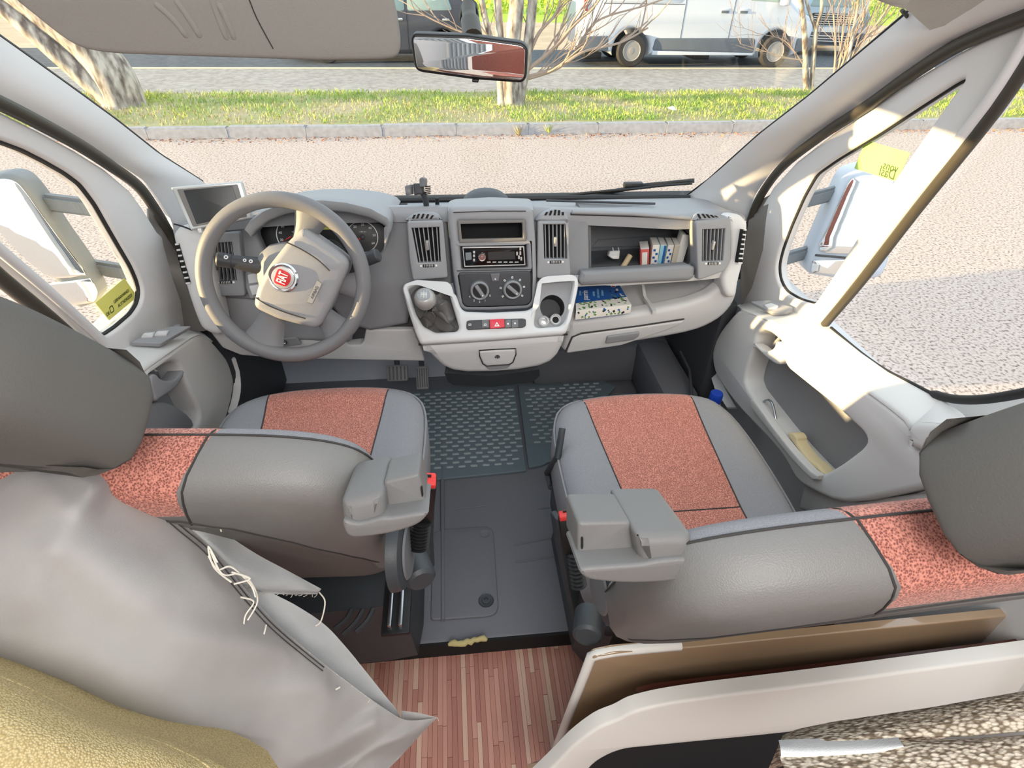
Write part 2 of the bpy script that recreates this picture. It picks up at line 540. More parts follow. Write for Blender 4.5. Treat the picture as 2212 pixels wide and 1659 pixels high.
# grass: thousands of blades, one object
def blades(name, n, m, h0, h1, x0, x1, y0, y1, dens, seed, z, wd=0.006):
    rg = np.random.default_rng(seed); V = []; F = []
    X = rg.uniform(x0, x1, n); Y = rg.uniform(y0, y1, n)
    keep = dens(X, Y) > rg.uniform(0, 1, n)
    for x, y in zip(X[keep], Y[keep]):
        h = rg.uniform(h0, h1); a = rg.uniform(0, 6.28); l = rg.uniform(0.2, 0.9) * h; w = wd * rg.uniform(.7, 1.5)
        c, s = math.cos(a), math.sin(a); yy = yk(x, y); i = len(V)
        V += [(x - s * w, yy + c * w, z), (x + s * w, yy - c * w, z), (x + c * l * .4 + s * w * .6, yy + s * l * .4 - c * w * .6, z + h * .6), (x + c * l, yy + s * l, z + h)]
        F += [(i, i + 1, i + 2), (i, i + 2, i + 3)]
    return obj(name, V, F, m, None, flat=True)
def clump(X, Y): return np.clip(0.55 + 0.5 * np.sin(X * 1.7 + 1.3) * np.cos(Y * 2.6) + 0.35 * np.sin(X * 4.1 + Y * 3.3), 0.06, 1) * np.where((X > -4.5) & (X < .8) & (Y < 9.9), 0.30, 1.0) * np.where((X > 3.2) & (Y < 9.4), .75, 1.0)
tag(blades('grass', 46000, 'grass', 0.03, 0.085, -8, 13, 8.5, 10.75, clump, 1, GZ + 0.13), 'green grass growing on the verge behind the kerb', 'grass', kind='stuff')
tag(blades('dry_grass', 12000, 'dry_grass', 0.02, 0.06, -8, 13, 8.45, 10.75, lambda X, Y: 1.15 - clump(X, Y), 2, GZ + 0.13), 'dry straw coloured grass between the green tufts of the verge', 'grass', kind='stuff')
tag(blades('leaf_litter', 5000, 'leaf_litter', 0.004, 0.02, -8, 13, 7.95, 8.29, lambda X, Y: np.clip((Y - 7.9) / .45, 0, 1) ** 2, 3, GZ, 0.018), 'brown fallen leaves gathered along the foot of the kerb', 'leaves', kind='stuff')
for k, (px_, py_, lb) in enumerate(((1120, 292, 'dry tuft of weed growing at the kerb foot left of the green one'), (1185, 290, 'green tuft of weed growing at the kerb foot'))):
    p = at(px_, py_, Z=GZ); V = []; F = []
    for j in range(40):
        a = random.uniform(0, 6.28); h = random.uniform(.06, .16); l = random.uniform(.02, .12); i = len(V)
        V += [(p.x + .02 * math.cos(a + 1.5), p.y + .02 * math.sin(a + 1.5), GZ), (p.x - .008, p.y, GZ), (p.x + l * math.cos(a), p.y + l * math.sin(a), GZ + h)]
        F.append((i, i + 1, i + 2))
    tag(obj('weed_tuft', V, F, 'dry_grass' if k == 0 else 'grass', flat=True), lb, 'weed')
# ------------------------------------------------------------------ bare trees
def limb(g, p, d, r, L, depth, spread=0.5, up=0.15):
    n = 5; pts = [p.copy()]; q = p.copy(); dd = d.normalized()
    for i in range(n):
        dd = (dd + Vector((random.uniform(-1, 1), random.uniform(-1, 1), random.uniform(-1, 1))) * 0.16 + Vector((0, 0, up * 0.3))).normalized()
        q = q + dd * L / n; pts.append(q.copy())
    g.add(tube_vf(pts, [r * (1 - 0.55 * i / n) for i in range(n + 1)], 6 if r > 0.012 else 4))
    if depth > 0:
        for i in range(2 + (depth > 1)):
            k = random.randint(2, n)
            nd = (dd + Vector((random.uniform(-1, 1), random.uniform(-1, 1) * .5, random.uniform(-.4, 1))) * spread).normalized()
            limb(g, pts[k], nd, r * 0.5, L * random.uniform(.5, .75), depth - 1, spread, up)
def path(pts, Y): return [at(x, y, Y=Y + dy) for x, y, dy in pts]
def tree(label, base, trunks, Y, twigs, seed):
    random.seed(seed)
    t = thing('bare_tree', label, 'tree', base, 'bare trees on the verge')
    for pts, r0, r1 in trunks:
        P = spl(path(pts, Y), 5)
        R = [r0 + (r1 - r0) * i / (len(P) - 1) for i in range(len(P))]
        if len(P) > 3: R[0] *= 1.15
        obj('trunk', *tube_vf(P, R, 12), 'bark', t, 60)
    for pts, r0, dep in twigs:
        g = G(); P = spl(path(pts, Y), 5)
        g.add(tube_vf(P, [r0 * (1 - .6 * i / (len(P) - 1)) for i in range(len(P))], 6))
        for i in range(3, len(P), 3):
            d = (P[i] - P[i - 1]).normalized()
            for s in range(2): limb(g, P[i], (d + Vector((random.uniform(-1, 1), random.uniform(-.4, .4), random.uniform(-.3, 1))) * .8), r0 * .45, random.uniform(.35, .8), dep)
        g.put('branch', 'twig', t, 60)
    return t
tree('grey barked tree with several stems standing behind the rear view mirror', at(1105, 228, Z=GZ + .12),
     [([(1105, 232, 0), (1103, 180, 0), (1106, 100, 0), (1115, 20, 0), (1118, -60, 0)], .135, .10),
      ([(1085, 228, 0), (1082, 150, .05), (1078, 60, .1), (1072, -50, .1)], .075, .055),
      ([(1120, 228, 0), (1135, 140, 0), (1146, 50, 0), (1155, -50, 0)], .085, .065),
      ([(1100, 200, .1), (1060, 90, .2), (1040, 0, .3), (1030, -50, .3)], .07, .03)], 9.6,
     [([(1138, 170, 0), (1200, 150, 0), (1260, 112, 0), (1340, 92, .2), (1400, 60, .2)], .03, 1),
      ([(1140, 150, 0), (1190, 110, 0), (1235, 60, 0), (1285, 10, 0), (1310, -30, 0)], .035, 1),
      ([(1142, 120, 0), (1165, 70, 0), (1200, 30, 0), (1215, -20, 0)], .03, 1),
      ([(1140, 165, 0), (1175, 155, 0), (1230, 130, .1), (1260, 80, .1), (1300, 40, .1), (1400, 10, .2), (1480, -20, .2)], .025, 1),
      ([(1060, 90, .1), (1000, 70, .1), (940, 45, .1), (895, 20, .1)], .018, 0),
      ([(1075, 110, 0), (1040, 60, 0), (1010, 20, 0), (990, -20, 0)], .02, 0)], 11)
tree('thick pale trunk leaning left behind the sun visor', at(270, 232, Z=GZ + .12),
     [([(272, 236, 0), (245, 165, 0), (190, 95, 0), (110, 30, 0), (30, -30, 0)], .30, .26),
      ([(262, 232, -.1), (205, 185, -.1), (120, 110, -.1), (40, 40, -.1), (-40, -20, -.1)], .16, .12)], 9.7,
     [([(150, 90, 0), (90, 60, 0), (40, 10, 0), (20, -40, 0)], .04, 1), ([(110, 60, 0), (60, 20, 0), (0, 5, 0)], .03, 1)], 12)
tree('slim forked tree standing beside the right windscreen edge', at(1745, 200, Z=GZ + .12),
     [([(1744, 205, 0), (1740, 150, 0), (1738, 70, 0), (1730, 0, 0), (1722, -50, 0)], .055, .035),
      ([(1752, 195, 0), (1758, 120, 0), (1764, 55, 0), (1775, 20, 0), (1774, -50, 0)], .045, .025),
      ([(1762, 62, 0), (1750, 30, 0), (1738, -10, 0)], .03, .02)], 10.9,
     [([(1742, 150, 0), (1715, 110, 0), (1690, 85, 0), (1650, 75, 0)], .012, 1), ([(1742, 130, 0), (1700, 125, 0), (1650, 110, 0), (1600, 95, 0)], .012, 1),
      ([(1760, 90, 0), (1780, 50, 0), (1795, 0, 0)], .014, 1)], 13)
tree('dense bare shrub of thin stems in front of the pale blue car', at(1830, 200, Z=GZ + .12),
     [([(1815, 200, 0), (1835, 110, 0), (1850, 30, 0), (1860, -40, 0)], .03, .015)], 9.4,
     [([(1800, 200, 0), (1815, 120, 0), (1822, 50, 0), (1830, -20, 0)], .02, 1), ([(1812, 190, 0), (1850, 110, 0), (1895, 50, 0), (1930, 0, 0)], .02, 1),
      ([(1808, 170, 0), (1835, 100, .2), (1870, 30, .2), (1890, -30, .2)], .02, 1), ([(1800, 180, 0), (1805, 100, 0), (1800, 20, 0), (1805, -40, 0)], .016, 1),
      ([(1815, 150, 0), (1860, 90, 0), (1900, 70, 0), (1940, 40, 0)], .014, 1), ([(1820, 180, .1), (1842, 120, .1), (1862, 60, .1), (1872, 0, .1)], .014, 1), ([(1805, 185, .1), (1828, 110, .1), (1838, 40, .1), (1846, -20, .1)], .014, 1), ([(1818, 160, .2), (1870, 100, .2), (1905, 30, .2), (1915, -10, .2)], .013, 1)], 14)
random.seed(41)
V = []; F = []; p = at(1451, 238, Z=GZ + .17)
for i in range(9): a = 2 * math.pi * i / 9; r = random.uniform(.05, .09); V.append((p.x + r * math.cos(a), p.y + r * .8 * math.sin(a), p.z + random.uniform(0, .05)))
V.append((p.x, p.y, p.z + .06)); F = [(i, (i + 1) % 9, 9) for i in range(9)]
tag(obj('litter_scrap', V, F, 'white'), 'crumpled white scrap of litter lying in the grass right of the tree', 'litter')
random.seed(7)
# ------------------------------------------------------------------ parked vehicles
def wheel(parent, x, y, z, r, w=0.2, sgn=-1):
    ax = Vector((0, sgn, 0)); o = Vector((x, y, z))
    ty = lathe('tyre', [(r * .62, -w / 2), (r * .9, -w / 2), (r, -w * .35), (r, w * .35), (r * .92, w / 2), (r * .66, w / 2), (r * .62, w * .3)], o, ax, 'tyre', parent, 36)
    g = G(); g.add(lathe_vf([(r * .64, w * .44), (r * .6, w * .5), (r * .52, w * .36), (r * .4, w * .3), (r * .3, w * .42), (r * .14, w * .46), (.001, w * .46)], o, ax, 36))
    ri = g.put('rim', 'wheel_steel', ty)
    hm = None
    for k in range(10):
        a = k * math.pi / 5; d = Vector((math.cos(a) * r * .46, 0, math.sin(a) * r * .46))
        if hm is None: h0 = lathe('rim_hole', [(r * .085, 0), (r * .085, .006)], o + d + ax * (w * .335), ax, 'black_plastic', ty, 8); hm = d
        else:
            h = h0.copy(); COL.objects.link(h); h.parent = ty; h.location = d - hm
    return ty
VY = 14.62
van = thing('white_van', 'white panelled minibus van parked side on across the road', 'van', (5.7, VY + .9, GZ))
vp = Pl((0, VY, GZ), (0, -1, 0))                     # u = x, v = height
def arch(cx, r, n=14): return [(cx + r * math.cos(a), max(.05, .33 + r * math.sin(a))) for a in [math.pi * 1.08 - math.pi * 1.16 * i / n for i in range(n + 1)]]
R0, R1 = 4.16, 7.62
side = [(2.98, .52), (3.02, .36), (3.6, .30)] + [(x, y) for x, y in arch(R0, .43)] + [(4.75, .26), (7.0, .26)] + arch(R1, .43) + [(8.2, .28), (8.42, .40), (8.46, .75), (8.38, 1.0), (8.05, 1.12), (7.15, 1.75), (6.8, 1.93), (5.5, 1.98), (3.3, 1.96), (3.05, 1.8), (2.96, 1.1)]
bm = fixn(plate_vf(side, vp, 1.85, 0.10, seg=4))
objbm('body', bm, 'van_white', van, 35)
low = [(3.6, .30), (3.58, .62), (3.02, .62), (2.99, .45), (3.05, .33)]
for nm, pts in (('bumper', [(2.92, .34), (3.62, .32), (3.60, .62), (2.95, .60)]), ('side_cladding', [(4.66, .34), (7.12, .30), (7.10, .56), (7.02, .60), (4.70, .58)]), ('bumper', [(8.12, .32), (8.5, .36), (8.52, .62), (8.10, .60)])):
    plate(nm, rnd(pts, .05), vp, .12, 'van_dark', van, .02, w0=.02)
plate('sill', [(4.66, .25), (7.1, .25), (7.1, .30), (4.66, .33)], vp, .08, 'van_white', van, .008, w0=.035)
for nm, (x0, x1, y0, y1) in (('seam', (5.28, 5.295, .55, 1.8)), ('seam', (6.42, 6.435, .55, 1.85)), ('seam', (3.42, 5.26, 1.22, 1.235))):
    plate(nm, rectp((x0 + x1) / 2, (y0 + y1) / 2, x1 - x0, y1 - y0), vp, .02, 'van_dark', van, 0, w0=.004)
plate('side_panel', rnd([(3.45, 1.25), (5.2, 1.25), (5.2, 1.7), (3.5, 1.72)], .1), vp, .02, 'van_white', van, .008, w0=.008)
for x in (6.22, 6.66):
    h = plate('door_handle', rnd(rectp(x, 1.12, .20, .09), .03), vp, .03, 'van_white', van, .005, w0=.012)
    plate('grip', rnd(rectp(x, 1.10, .18, .045), .012), vp, .03, 'van_dark', h, .005, w0=.03)
plate('front_window', rnd([(6.75, 1.32), (7.6, 1.28), (7.18, 1.66), (6.75, 1.72)], .06), vp, .02, 'car_glass', van, .004, w0=.006)
bx = box('door_mirror', (7.52, VY - .14, GZ + 1.36), (.2, .2, .26), 'van_white', van, .05)
plate('tail_lamp', rnd([(2.98, 1.08), (3.07, 1.08), (3.07, 1.62), (2.99, 1.62)], .03), vp, .05, 'tail_red', van, .01, w0=.012)
for x in (3.33, 5.95): box('underbody', (x, VY + .8, GZ + .2), (.4, 1.2, .14), 'black_plastic', van, .02)
for x in (R0, R1):
    wheel(van, x, VY + .02, GZ + .33, .335)
    wheel(van, x, VY + 1.7, GZ + .33, .335, sgn=1)
# dark hatchback left of the mirror
CY_ = 15.0
car = thing('dark_car', 'dark grey hatchback parked left of the white van', 'car', (-1.2, CY_ + .8, GZ))
cp = Pl((0, CY_, GZ), (0, -1, 0))
A0, A1 = -2.75, -.12
def arch2(cx, r, n=12): return [(cx + r * math.cos(a), max(.05, .30 + r * math.sin(a))) for a in [math.pi * 1.05 - math.pi * 1.1 * i / n for i in range(n + 1)]]
prof = [(-3.62, .3), (-3.3, .24)] + arch2(A0, .37) + [(-2.2, .2), (-.7, .2)] + arch2(A1, .37) + [(.42, .26), (.62, .4), (.66, .75), (.58, 1.0), (.2, 1.38), (-.3, 1.48), (-1.4, 1.5), (-2.3, 1.02), (-3.3, .86), (-3.62, .62)]
objbm('body', fixn(plate_vf(prof, cp, 1.68, .09, seg=4)), 'car_grey', car, 35)
plate('side_window', rnd([(-2.1, 1.0), (-.95, 1.02), (-.95, 1.4), (-1.45, 1.4)], .05), cp, .02, 'car_glass', car, .004, w0=.006)
plate('side_window', rnd([(-.88, 1.02), (.1, 1.04), (.0, 1.3), (-.3, 1.4), (-.88, 1.4)], .05), cp, .02, 'car_glass', car, .004, w0=.006)
for x in (-1.08, -.05): plate('door_handle', rnd(rectp(x, .86, .16, .045), .02), cp, .03, 'chrome', car, .005, w0=.02)
for x0 in (-2.2, -.91): plate('seam', rectp(x0, .65, .012, .75), cp, .02, 'black_plastic', car, 0, w0=.004)
plate('tail_lamp', rnd([(.42, .86), (.60, .84), (.56, 1.02), (.40, 1.10)], .03), cp, .06, 'tail_red', car, .01, w0=.02)
plate('sill', [(-2.2, .2), (-.7, .2), (-.7, .27), (-2.2, .27)], cp, .08, 'black_plastic', car, .008, w0=.02)
for x in (A0, A1): wheel(car, x, CY_ + .02, GZ + .30, .30); wheel(car, x, CY_ + 1.5, GZ + .30, .30, sgn=1)
# pale blue car seen from the front at the right
suv = thing('blue_car', 'pale blue car with a slatted grille facing the road', 'car', (10.1, 17.2, GZ))
fp = Pl((10.1, 16.6, GZ), Vector((-.25, -1, 0)))
front = [(-.82, .25), (.82, .25), (.9, .5), (.9, .95), (.8, 1.08), (.66, 1.55), (.5, 1.62), (-.5, 1.62), (-.66, 1.55), (-.8, 1.08), (-.9, .95), (-.9, .5)]
plate('body', rnd(front, .08), fp, 3.6, 'car_blue', suv, .12)
plate('windscreen', rnd([(-.7, 1.12), (.7, 1.12), (.55, 1.52), (-.55, 1.52)], .05), fp, .02, 'car_glass', suv, .004, w0=.01)
plate('grille', rnd([(-.55, .72), (.55, .72), (.6, .98), (-.6, .98)], .05), fp, .02, 'black_plastic', suv, .005, w0=.015)
for k in range(5): plate('slat', rectp(0, .75 + .05 * k, 1.08, .018), fp, .02, 'chrome', suv, .003, w0=.035)
plate('bumper', rnd([(-.85, .3), (.85, .3), (.88, .56), (-.88, .56)], .05), fp, .1, 'car_grey', suv, .02, w0=.06)
for k in range(3): plate('bumper_slat', rectp(0, .36 + .06 * k, 1.2, .02), fp, .02, 'chrome', suv, .003, w0=.075)
plate('number_plate', rnd(rectp(-.1, .62, .52, .11), .01), fp, .02, 'white', suv, .003, w0=.07)
for s in (-1, 1): plate('headlamp', rnd(rectp(.74 * s, .86, .26, .18), .05), fp, .05, 'car_glass', suv, .02, w0=.03)
for s in (-1, 1):
    for dy in (.5, 2.9):
        q = fp.to3(.78 * s, .3, -dy); lathe('tyre', [(.18, -.1), (.28, -.1), (.3, -.06), (.3, .06), (.28, .1), (.18, .1)], (q.x, q.y, GZ + .30), fp.u, 'tyre', suv, 24)
# hedge far behind
random.seed(21)
for hx, lb in ((-15, 'far'), (2, 'far'), (19, 'far')):
    V = []; F = []
    for j in range(2600):
        x = hx + random.uniform(-7, 7); z = GZ + random.uniform(0, 1.6); y = 30 + random.uniform(0, 1.2); s = random.uniform(.06, .16); a = random.uniform(0, 6.28); i = len(V)
        V += [(x, y, z), (x + s * math.cos(a), y - s * .4, z + s * math.sin(a)), (x + s * math.cos(a + 1.2), y + s * .3, z + s * math.sin(a + 1.2))]; F.append((i, i + 1, i + 2))
    tag(obj('hedge', V, F, 'far_green', flat=True), {-15: 'yellow green hedge far off to the left beyond the cars', 2: 'yellow green hedge far off behind the tree and mirror', 19: 'yellow green hedge far off at the right beyond the pale blue car'}[hx], 'hedge')
random.seed(7)
# ------------------------------------------------------------------ cab shell
WS = Pl((0, 1.94, .79), Vector((0, -.756, -1)).normalized() * 1, up=(0, -1, .756))   # windscreen plane, facing the cabin
def ws(x, y, w=0.0):
    u, v = WS.px(x, y, w); return WS.to3(u, v, w)
def S(o): return tag(o, kind='structure')
# floor of the cab (rubber covered), and the wood floor of the living area one step lower
fl = plate('floor_1', [(-1.0, .79), (.95, .79), (.95, 2.1), (-1.0, 2.1)], Pl((0, 0, 0), (0, 0, 1), (0, 1, 0)), .05, 'floor_rubber', None, .012)
S(fl)
FP0 = Pl((0, 0, 0), (0, 0, 1), (0, 1, 0))
def zpl(z): return Pl((0, 0, z), (0, 0, 1), (0, 1, 0))
def floorpts(pts, z=0.0): return [(at(x, y, Z=z).x, at(x, y, Z=z).y) for x, y in pts]
wf = S(plate('floor_2', [(-1.1, -1.6), (1.1, -1.6), (1.1, .80), (-1.1, .80)], zpl(-.066), .04, 'floor_gap', None, 0))
random.seed(5)
xs = -.46; pk = {}
while xs < .30:
    w_ = random.choice((.011, .012, .013, .013, .014)); y0 = .30 - random.uniform(0, .3)
    while y0 < .79:
        L = random.uniform(.14, .42); y1 = min(y0 + L, .79)
        o = bpy.data.objects.new('plank', None)
        i = random.choice((0, 0, 1, 1, 2, 3, 3, 4, 5))
        key = i
        if key not in pk:
            me = bpy.data.meshes.new('plank'); v, f = box_vf((.5, .5, 0), (1, 1, 1)); me.from_pydata([tuple(p) for p in v], [], f); me.materials.append(MATS['plank_%d' % i]); pk[key] = me
        bpy.data.objects.remove(o)
        o = bpy.data.objects.new('plank', pk[key]); COL.objects.link(o); o.parent = wf
        o.location = (xs, y0, -.0635 + random.uniform(-.0004, .0004)); o.scale = (w_ - .0007, y1 - y0 - .001, .005)
        y0 = y1
    xs += w_
random.seed(7)
# step riser between both floors and the yellow foam that shows in it
S(box('trim_2', (-.02, .792, -.033), (1.5, .012, .06), 'black_matte'))
fo = []
for i in range(13):
    t = i / 12; p = at(968 + 84 * t, 1391 - 11 * t, Y=.772); fo.append(p + Vector((0, random.uniform(-.004, .004), random.uniform(-.002, .003))))
tag(tube('foam_strip', fo, [.004] + [random.uniform(.0065, .010) for _ in range(11)] + [.004], 'foam', None, 8), 'torn strip of yellow foam showing under the edge of the black cab floor', 'foam')
# windscreen
wpoly = [WS.px(506, 441), WS.px(1480, 427), WS.px(1950, 37), (WS.px(1950, 37)[0] + .0, 1.30), (WS.px(0, 79)[0], 1.30), WS.px(0, 79), WS.px(252, 260)]
wpoly = [(u + (.012 if u > 0 else -.012), v - (.02 if i < 2 else 0)) for i, (u, v) in enumerate(wpoly)]
g1 = S(plate('window_1', wpoly, WS, .005, 'window_glass', None, 0, w0=-.012))
tube('frit', [ws(437, 392, -.006), ws(346, 334, -.006), ws(252, 260, -.006), ws(163, 195, -.006), ws(61, 122, -.006), ws(0, 79, -.006), ws(-140, -30, -.006)], .004, 'black_plastic', g1, 6)
tube('frit', [ws(1480, 425, -.006), ws(1530, 388, -.006), ws(1640, 290, -.006), ws(1750, 205, -.006), ws(1860, 112, -.006), ws(1956, 30, -.006), ws(2080, -80, -.006)], .004, 'black_plastic', g1, 6)
# ---- pillar trims
def xs_lerp(x0, z0, x1, z1):
    """lateral position as a linear function of height: the door planes lean in towards the roof"""
    n = Vector((-(z1 - z0), 0, (x1 - x0)))
    if n.x * x0 > 0: n = -n
    return Pl((x0, 1.2, z0), n.normalized(), up=(0, 0, 1))
RD = xs_lerp(.86, .70, .81, 1.30)       # right door frame plane
LD = xs_lerp(-.90, .70, -.86, 1.30)     # left door frame plane
def on(pl, pts, w=0.0):
    r = []
    for x, y in pts:
        u, v = pl.px(x, y, w); r.append(pl.to3(u, v, w))
    return r
ra = [ws(*p, w=.0) for p in ((1468, 434), (1500, 412), (1560, 362), (1640, 290), (1750, 205), (1860, 112), (1956, 32), (2090, -85))]
rb = on(RD, [(1614, 478), (1628, 425), (1669, 366), (1753, 296), (1859, 225), (1943, 166), (2034, 103), (2133, 60), (2212, 32), (2330, -10)])
def mid(a, b, t, bulge):
    a = resamp(a, 24); b = resamp(b, 24); out = []
    for p, q in zip(a, b):
        m = p.lerp(q, t); out.append(m + (CAM_LOC - m).normalized() * bulge)
    return out
S(loft('trim_3', [ra, mid(ra, rb, .25, .018), mid(ra, rb, .5, .026), mid(ra, rb, .75, .02), rb], 'trim_plastic', None, 28, thick=.012, smooth=3))
la = [ws(*p) for p in ((520, 452), (437, 391), (346, 334), (252, 260), (163, 195), (61, 122), (0, 79), (-140, -30))]
lb = on(LD, [(374, 492), (369, 473), (344, 433), (311, 390), (244, 346), (175, 301), (81, 248), (0, 207), (-120, 150)])
S(loft('trim_4', [la, mid(la, lb, .25, .018), mid(la, lb, .5, .026), mid(la, lb, .75, .02), lb], 'trim_plastic', None, 28, thick=.012, smooth=3))
# dark joint between pillar trim and headliner corner, right
S(tube('trim_5', [ws(1952, 22, .0) + Vector((-.006, -.004, .0)), at(1975, 52, X=.775), at(2005, 80, X=.792), at(2040, 99, X=.808)], .0035, 'seal', None, 6))
# headliner and roof
hr = [[at(1890, -2, Y=1.05), at(1930, 14, Y=1.07), at(1958, 19, Y=1.10), at(1985, 45, Y=1.10), at(2040, 92, Y=1.09), at(2133, 55, Y=1.03), at(2212, 26, Y=.97), at(2400, -40, Y=.85)],
      [Vector((.3, .95, 1.56)), Vector((.45, .94, 1.55)), Vector((.55, .93, 1.54)), Vector((.62, .9, 1.53)), Vector((.7, .86, 1.52)), Vector((.75, .8, 1.5)), Vector((.78, .75, 1.5)), Vector((.82, .5, 1.5))]]
S(loft('trim_6', hr, 'headliner', None, 20, thick=.012))
S(box('ceiling', (-.05, .86, 1.63), (1.9, .32, .05), 'headliner', None, .01))     # front of the roof; opening behind it added to brighten the cab
S(box('ceiling_2', (0, -1.2, 2.48), (2.2, 2.3, .06), 'headliner'))  # unseen roof added to dim the backs of the seats
# bonnet and nose below the windscreen
nose = [(1.97, .72), (2.35, .58), (2.75, .40), (2.98, .22), (3.04, -.05), (3.04, -.28), (2.0, -.30)]
S(plate('trim_16', [(y, z) for y, z in nose], Pl((.98, 0, 0), (1, 0, 0)), 2.0, 'van_white', None, .05))
S(box('wall_left', (-1.02, -.83, .95), (.06, 2.84, 3.0), 'light_plastic'))  # unseen side wall, carried forward to keep sun off the cloth
S(box('wall_right', (1.05, -1.1, .95), (.06, 2.5, 3.0), 'light_plastic'))
S(box('window_6', (1.083, -1.05, 1.15), (.012, .9, .55), 'car_glass', None, .004))
S(box('window_7', (-1.053, -1.05, 1.15), (.012, .9, .55), 'car_glass', None, .004))
# ---- bulkhead / side walls below the glass so that no light leaks in
S(box('wall_front', (-.05, 2.02, .34), (1.95, .05, .86), 'rubber'))
S(box('trim_7', (-.985, 1.2, .315), (.05, 1.7, .78), 'light_plastic'))
S(box('trim_15', (-.93, .72, 1.48), (.10, .78, .26), 'headliner'))  # unseen door top rail, placed to cut the top of the sun patch
S(box('trim_8', (.965, 1.2, .25), (.05, 1.7, .75), 'light_plastic'))
# lower pillar, dark, between dash end and door
S(loft('trim_9', [[at(1600, 590, Y=1.60), at(1611, 520, Y=1.62), at(1618, 470, Y=1.66), at(1630, 440, Y=1.7)],
                  on(RD, [(1600, 665), (1625, 620), (1648, 540), (1655, 470), (1664, 420)]),
                  on(RD, [(1640, 670), (1660, 620), (1672, 560), (1680, 500), (1690, 440)], -.02)], 'pillar_grey', None, 16, thick=.01))
S(loft('trim_10', [[at(368, 492, Y=1.62), at(385, 560, Y=1.57), at(402, 620, Y=1.52), at(440, 715, Y=1.47)],
                   on(LD, [(345, 450), (350, 520), (372, 600), (390, 650), (400, 720)], .0),
                   on(LD, [(320, 450), (325, 540), (330, 620), (345, 690), (350, 740)], -.02)], 'pillar_grey', None, 16, thick=.01))
# inner side panels under the dash (dark kick panels)
S(box('trim_11', (.80, 1.80, .28), (.06, .50, .56), 'dark_plastic', None, .02))
S(box('trim_12', (-.86, 1.80, .28), (.06, .50, .56), 'dark_plastic', None, .02))
# ------------------------------------------------------------------ doors
def window(name, pts, pl, w=-.02, r=0.0):
    P = pl.pxl(pts)
    if r: P = rnd(P, r)
    return S(plate(name, P, pl, .004, 'window_glass', None, 0, w0=w))
# ---- right door
dr = tag(bpy.data.objects.new('door_1', None), kind='structure'); COL.objects.link(dr); WL['door_1'] = Vector((.85, 1.1, .3)); dr.location = WL['door_1']
q_r = [(2088, 166), (2060, 178), (1980, 230), (1890, 290), (1800, 345), (1755, 377), (1728, 425), (1700, 490), (1682, 540), (1674, 575), (1677, 605), (1690, 630), (1720, 648), (1757, 659), (1800, 594), (1900, 434), (1990, 302), (2060, 202)]
q_r2 = rnd(RD.pxl(q_r), .02, 3)
fr_out = [(1612, 478), (1639, 456), (1669, 405), (1719, 350), (1795, 291), (1880, 236), (1964, 177), (2061, 118), (2133, 80), (2230, 40), (2262, 30), (2240, 48), (2137, 236), (1970, 436), (1770, 690), (1720, 690), (1600, 668)]
plate('window_frame', RD.pxl(fr_out), RD, .035, 'trim_plastic', dr, .008, holes=[q_r2])
window('window_2', [(x + (8 if x > 1900 else -8), y) for x, y in q_r], RD, -.028)
tube('glass_seal', [RD.to3(p.x, p.y, -.014) for p in q_r2], .0045, 'rubber', dr, 6, closed=True)
# raised rounded strut between the quarter pane and the main window
g = G(); A = on(RD, [(1772, 690), (1850, 590), (1970, 432), (2137, 222), (2235, 60)], .004)
objbm('window_strut', fixn(tube_vf(spl(A, 4), .012, 10)), 'trim_plastic', dr, 50)
A = on(RD, [(1782, 700), (1862, 606), (1984, 448), (2150, 240), (2250, 90)], -.002)
objbm('window_channel', fixn(tube_vf(spl(A, 4), .011, 10)), 'seal', dr, 50)
# door seal
tube('door_seal', spl(on(RD, [(1598, 600), (1612, 520), (1626, 462), (1648, 415), (1692, 358), (1774, 293), (1870, 231), (1953, 172), (2048, 110), (2133, 69), (2212, 38), (2300, 4)], .006), 5), .0125, 'seal', dr, 10)
# main window
belt_r = [(1790, 700), (1832, 738), (1862, 759), (1916, 797), (1970, 824), (2010, 845), (2060, 862), (2130, 862), (2230, 845), (2330, 820)]
window('window_3', belt_r + [(2600, 600), (2600, -150), (2280, 40), (2150, 250), (1990, 450)], RD, -.03)
tube('belt_seal', spl(on(RD, [(1795, 708), (1862, 764), (1916, 801), (1970, 828), (2010, 848), (2060, 862), (2130, 862), (2230, 845), (2330, 822)], -.006), 4), [.004] * 17 + [.009] * 16, 'rubber', dr, 8)
DPR = Pl((.78, 1.1, .5), (-1, 0, 0))     # inner face of the door lining
crease = [(1604, 669), (1663, 694), (1717, 730), (1789, 784), (1862, 839), (1916, 878), (1952, 907), (1968, 930), (1972, 947), (1965, 962)]
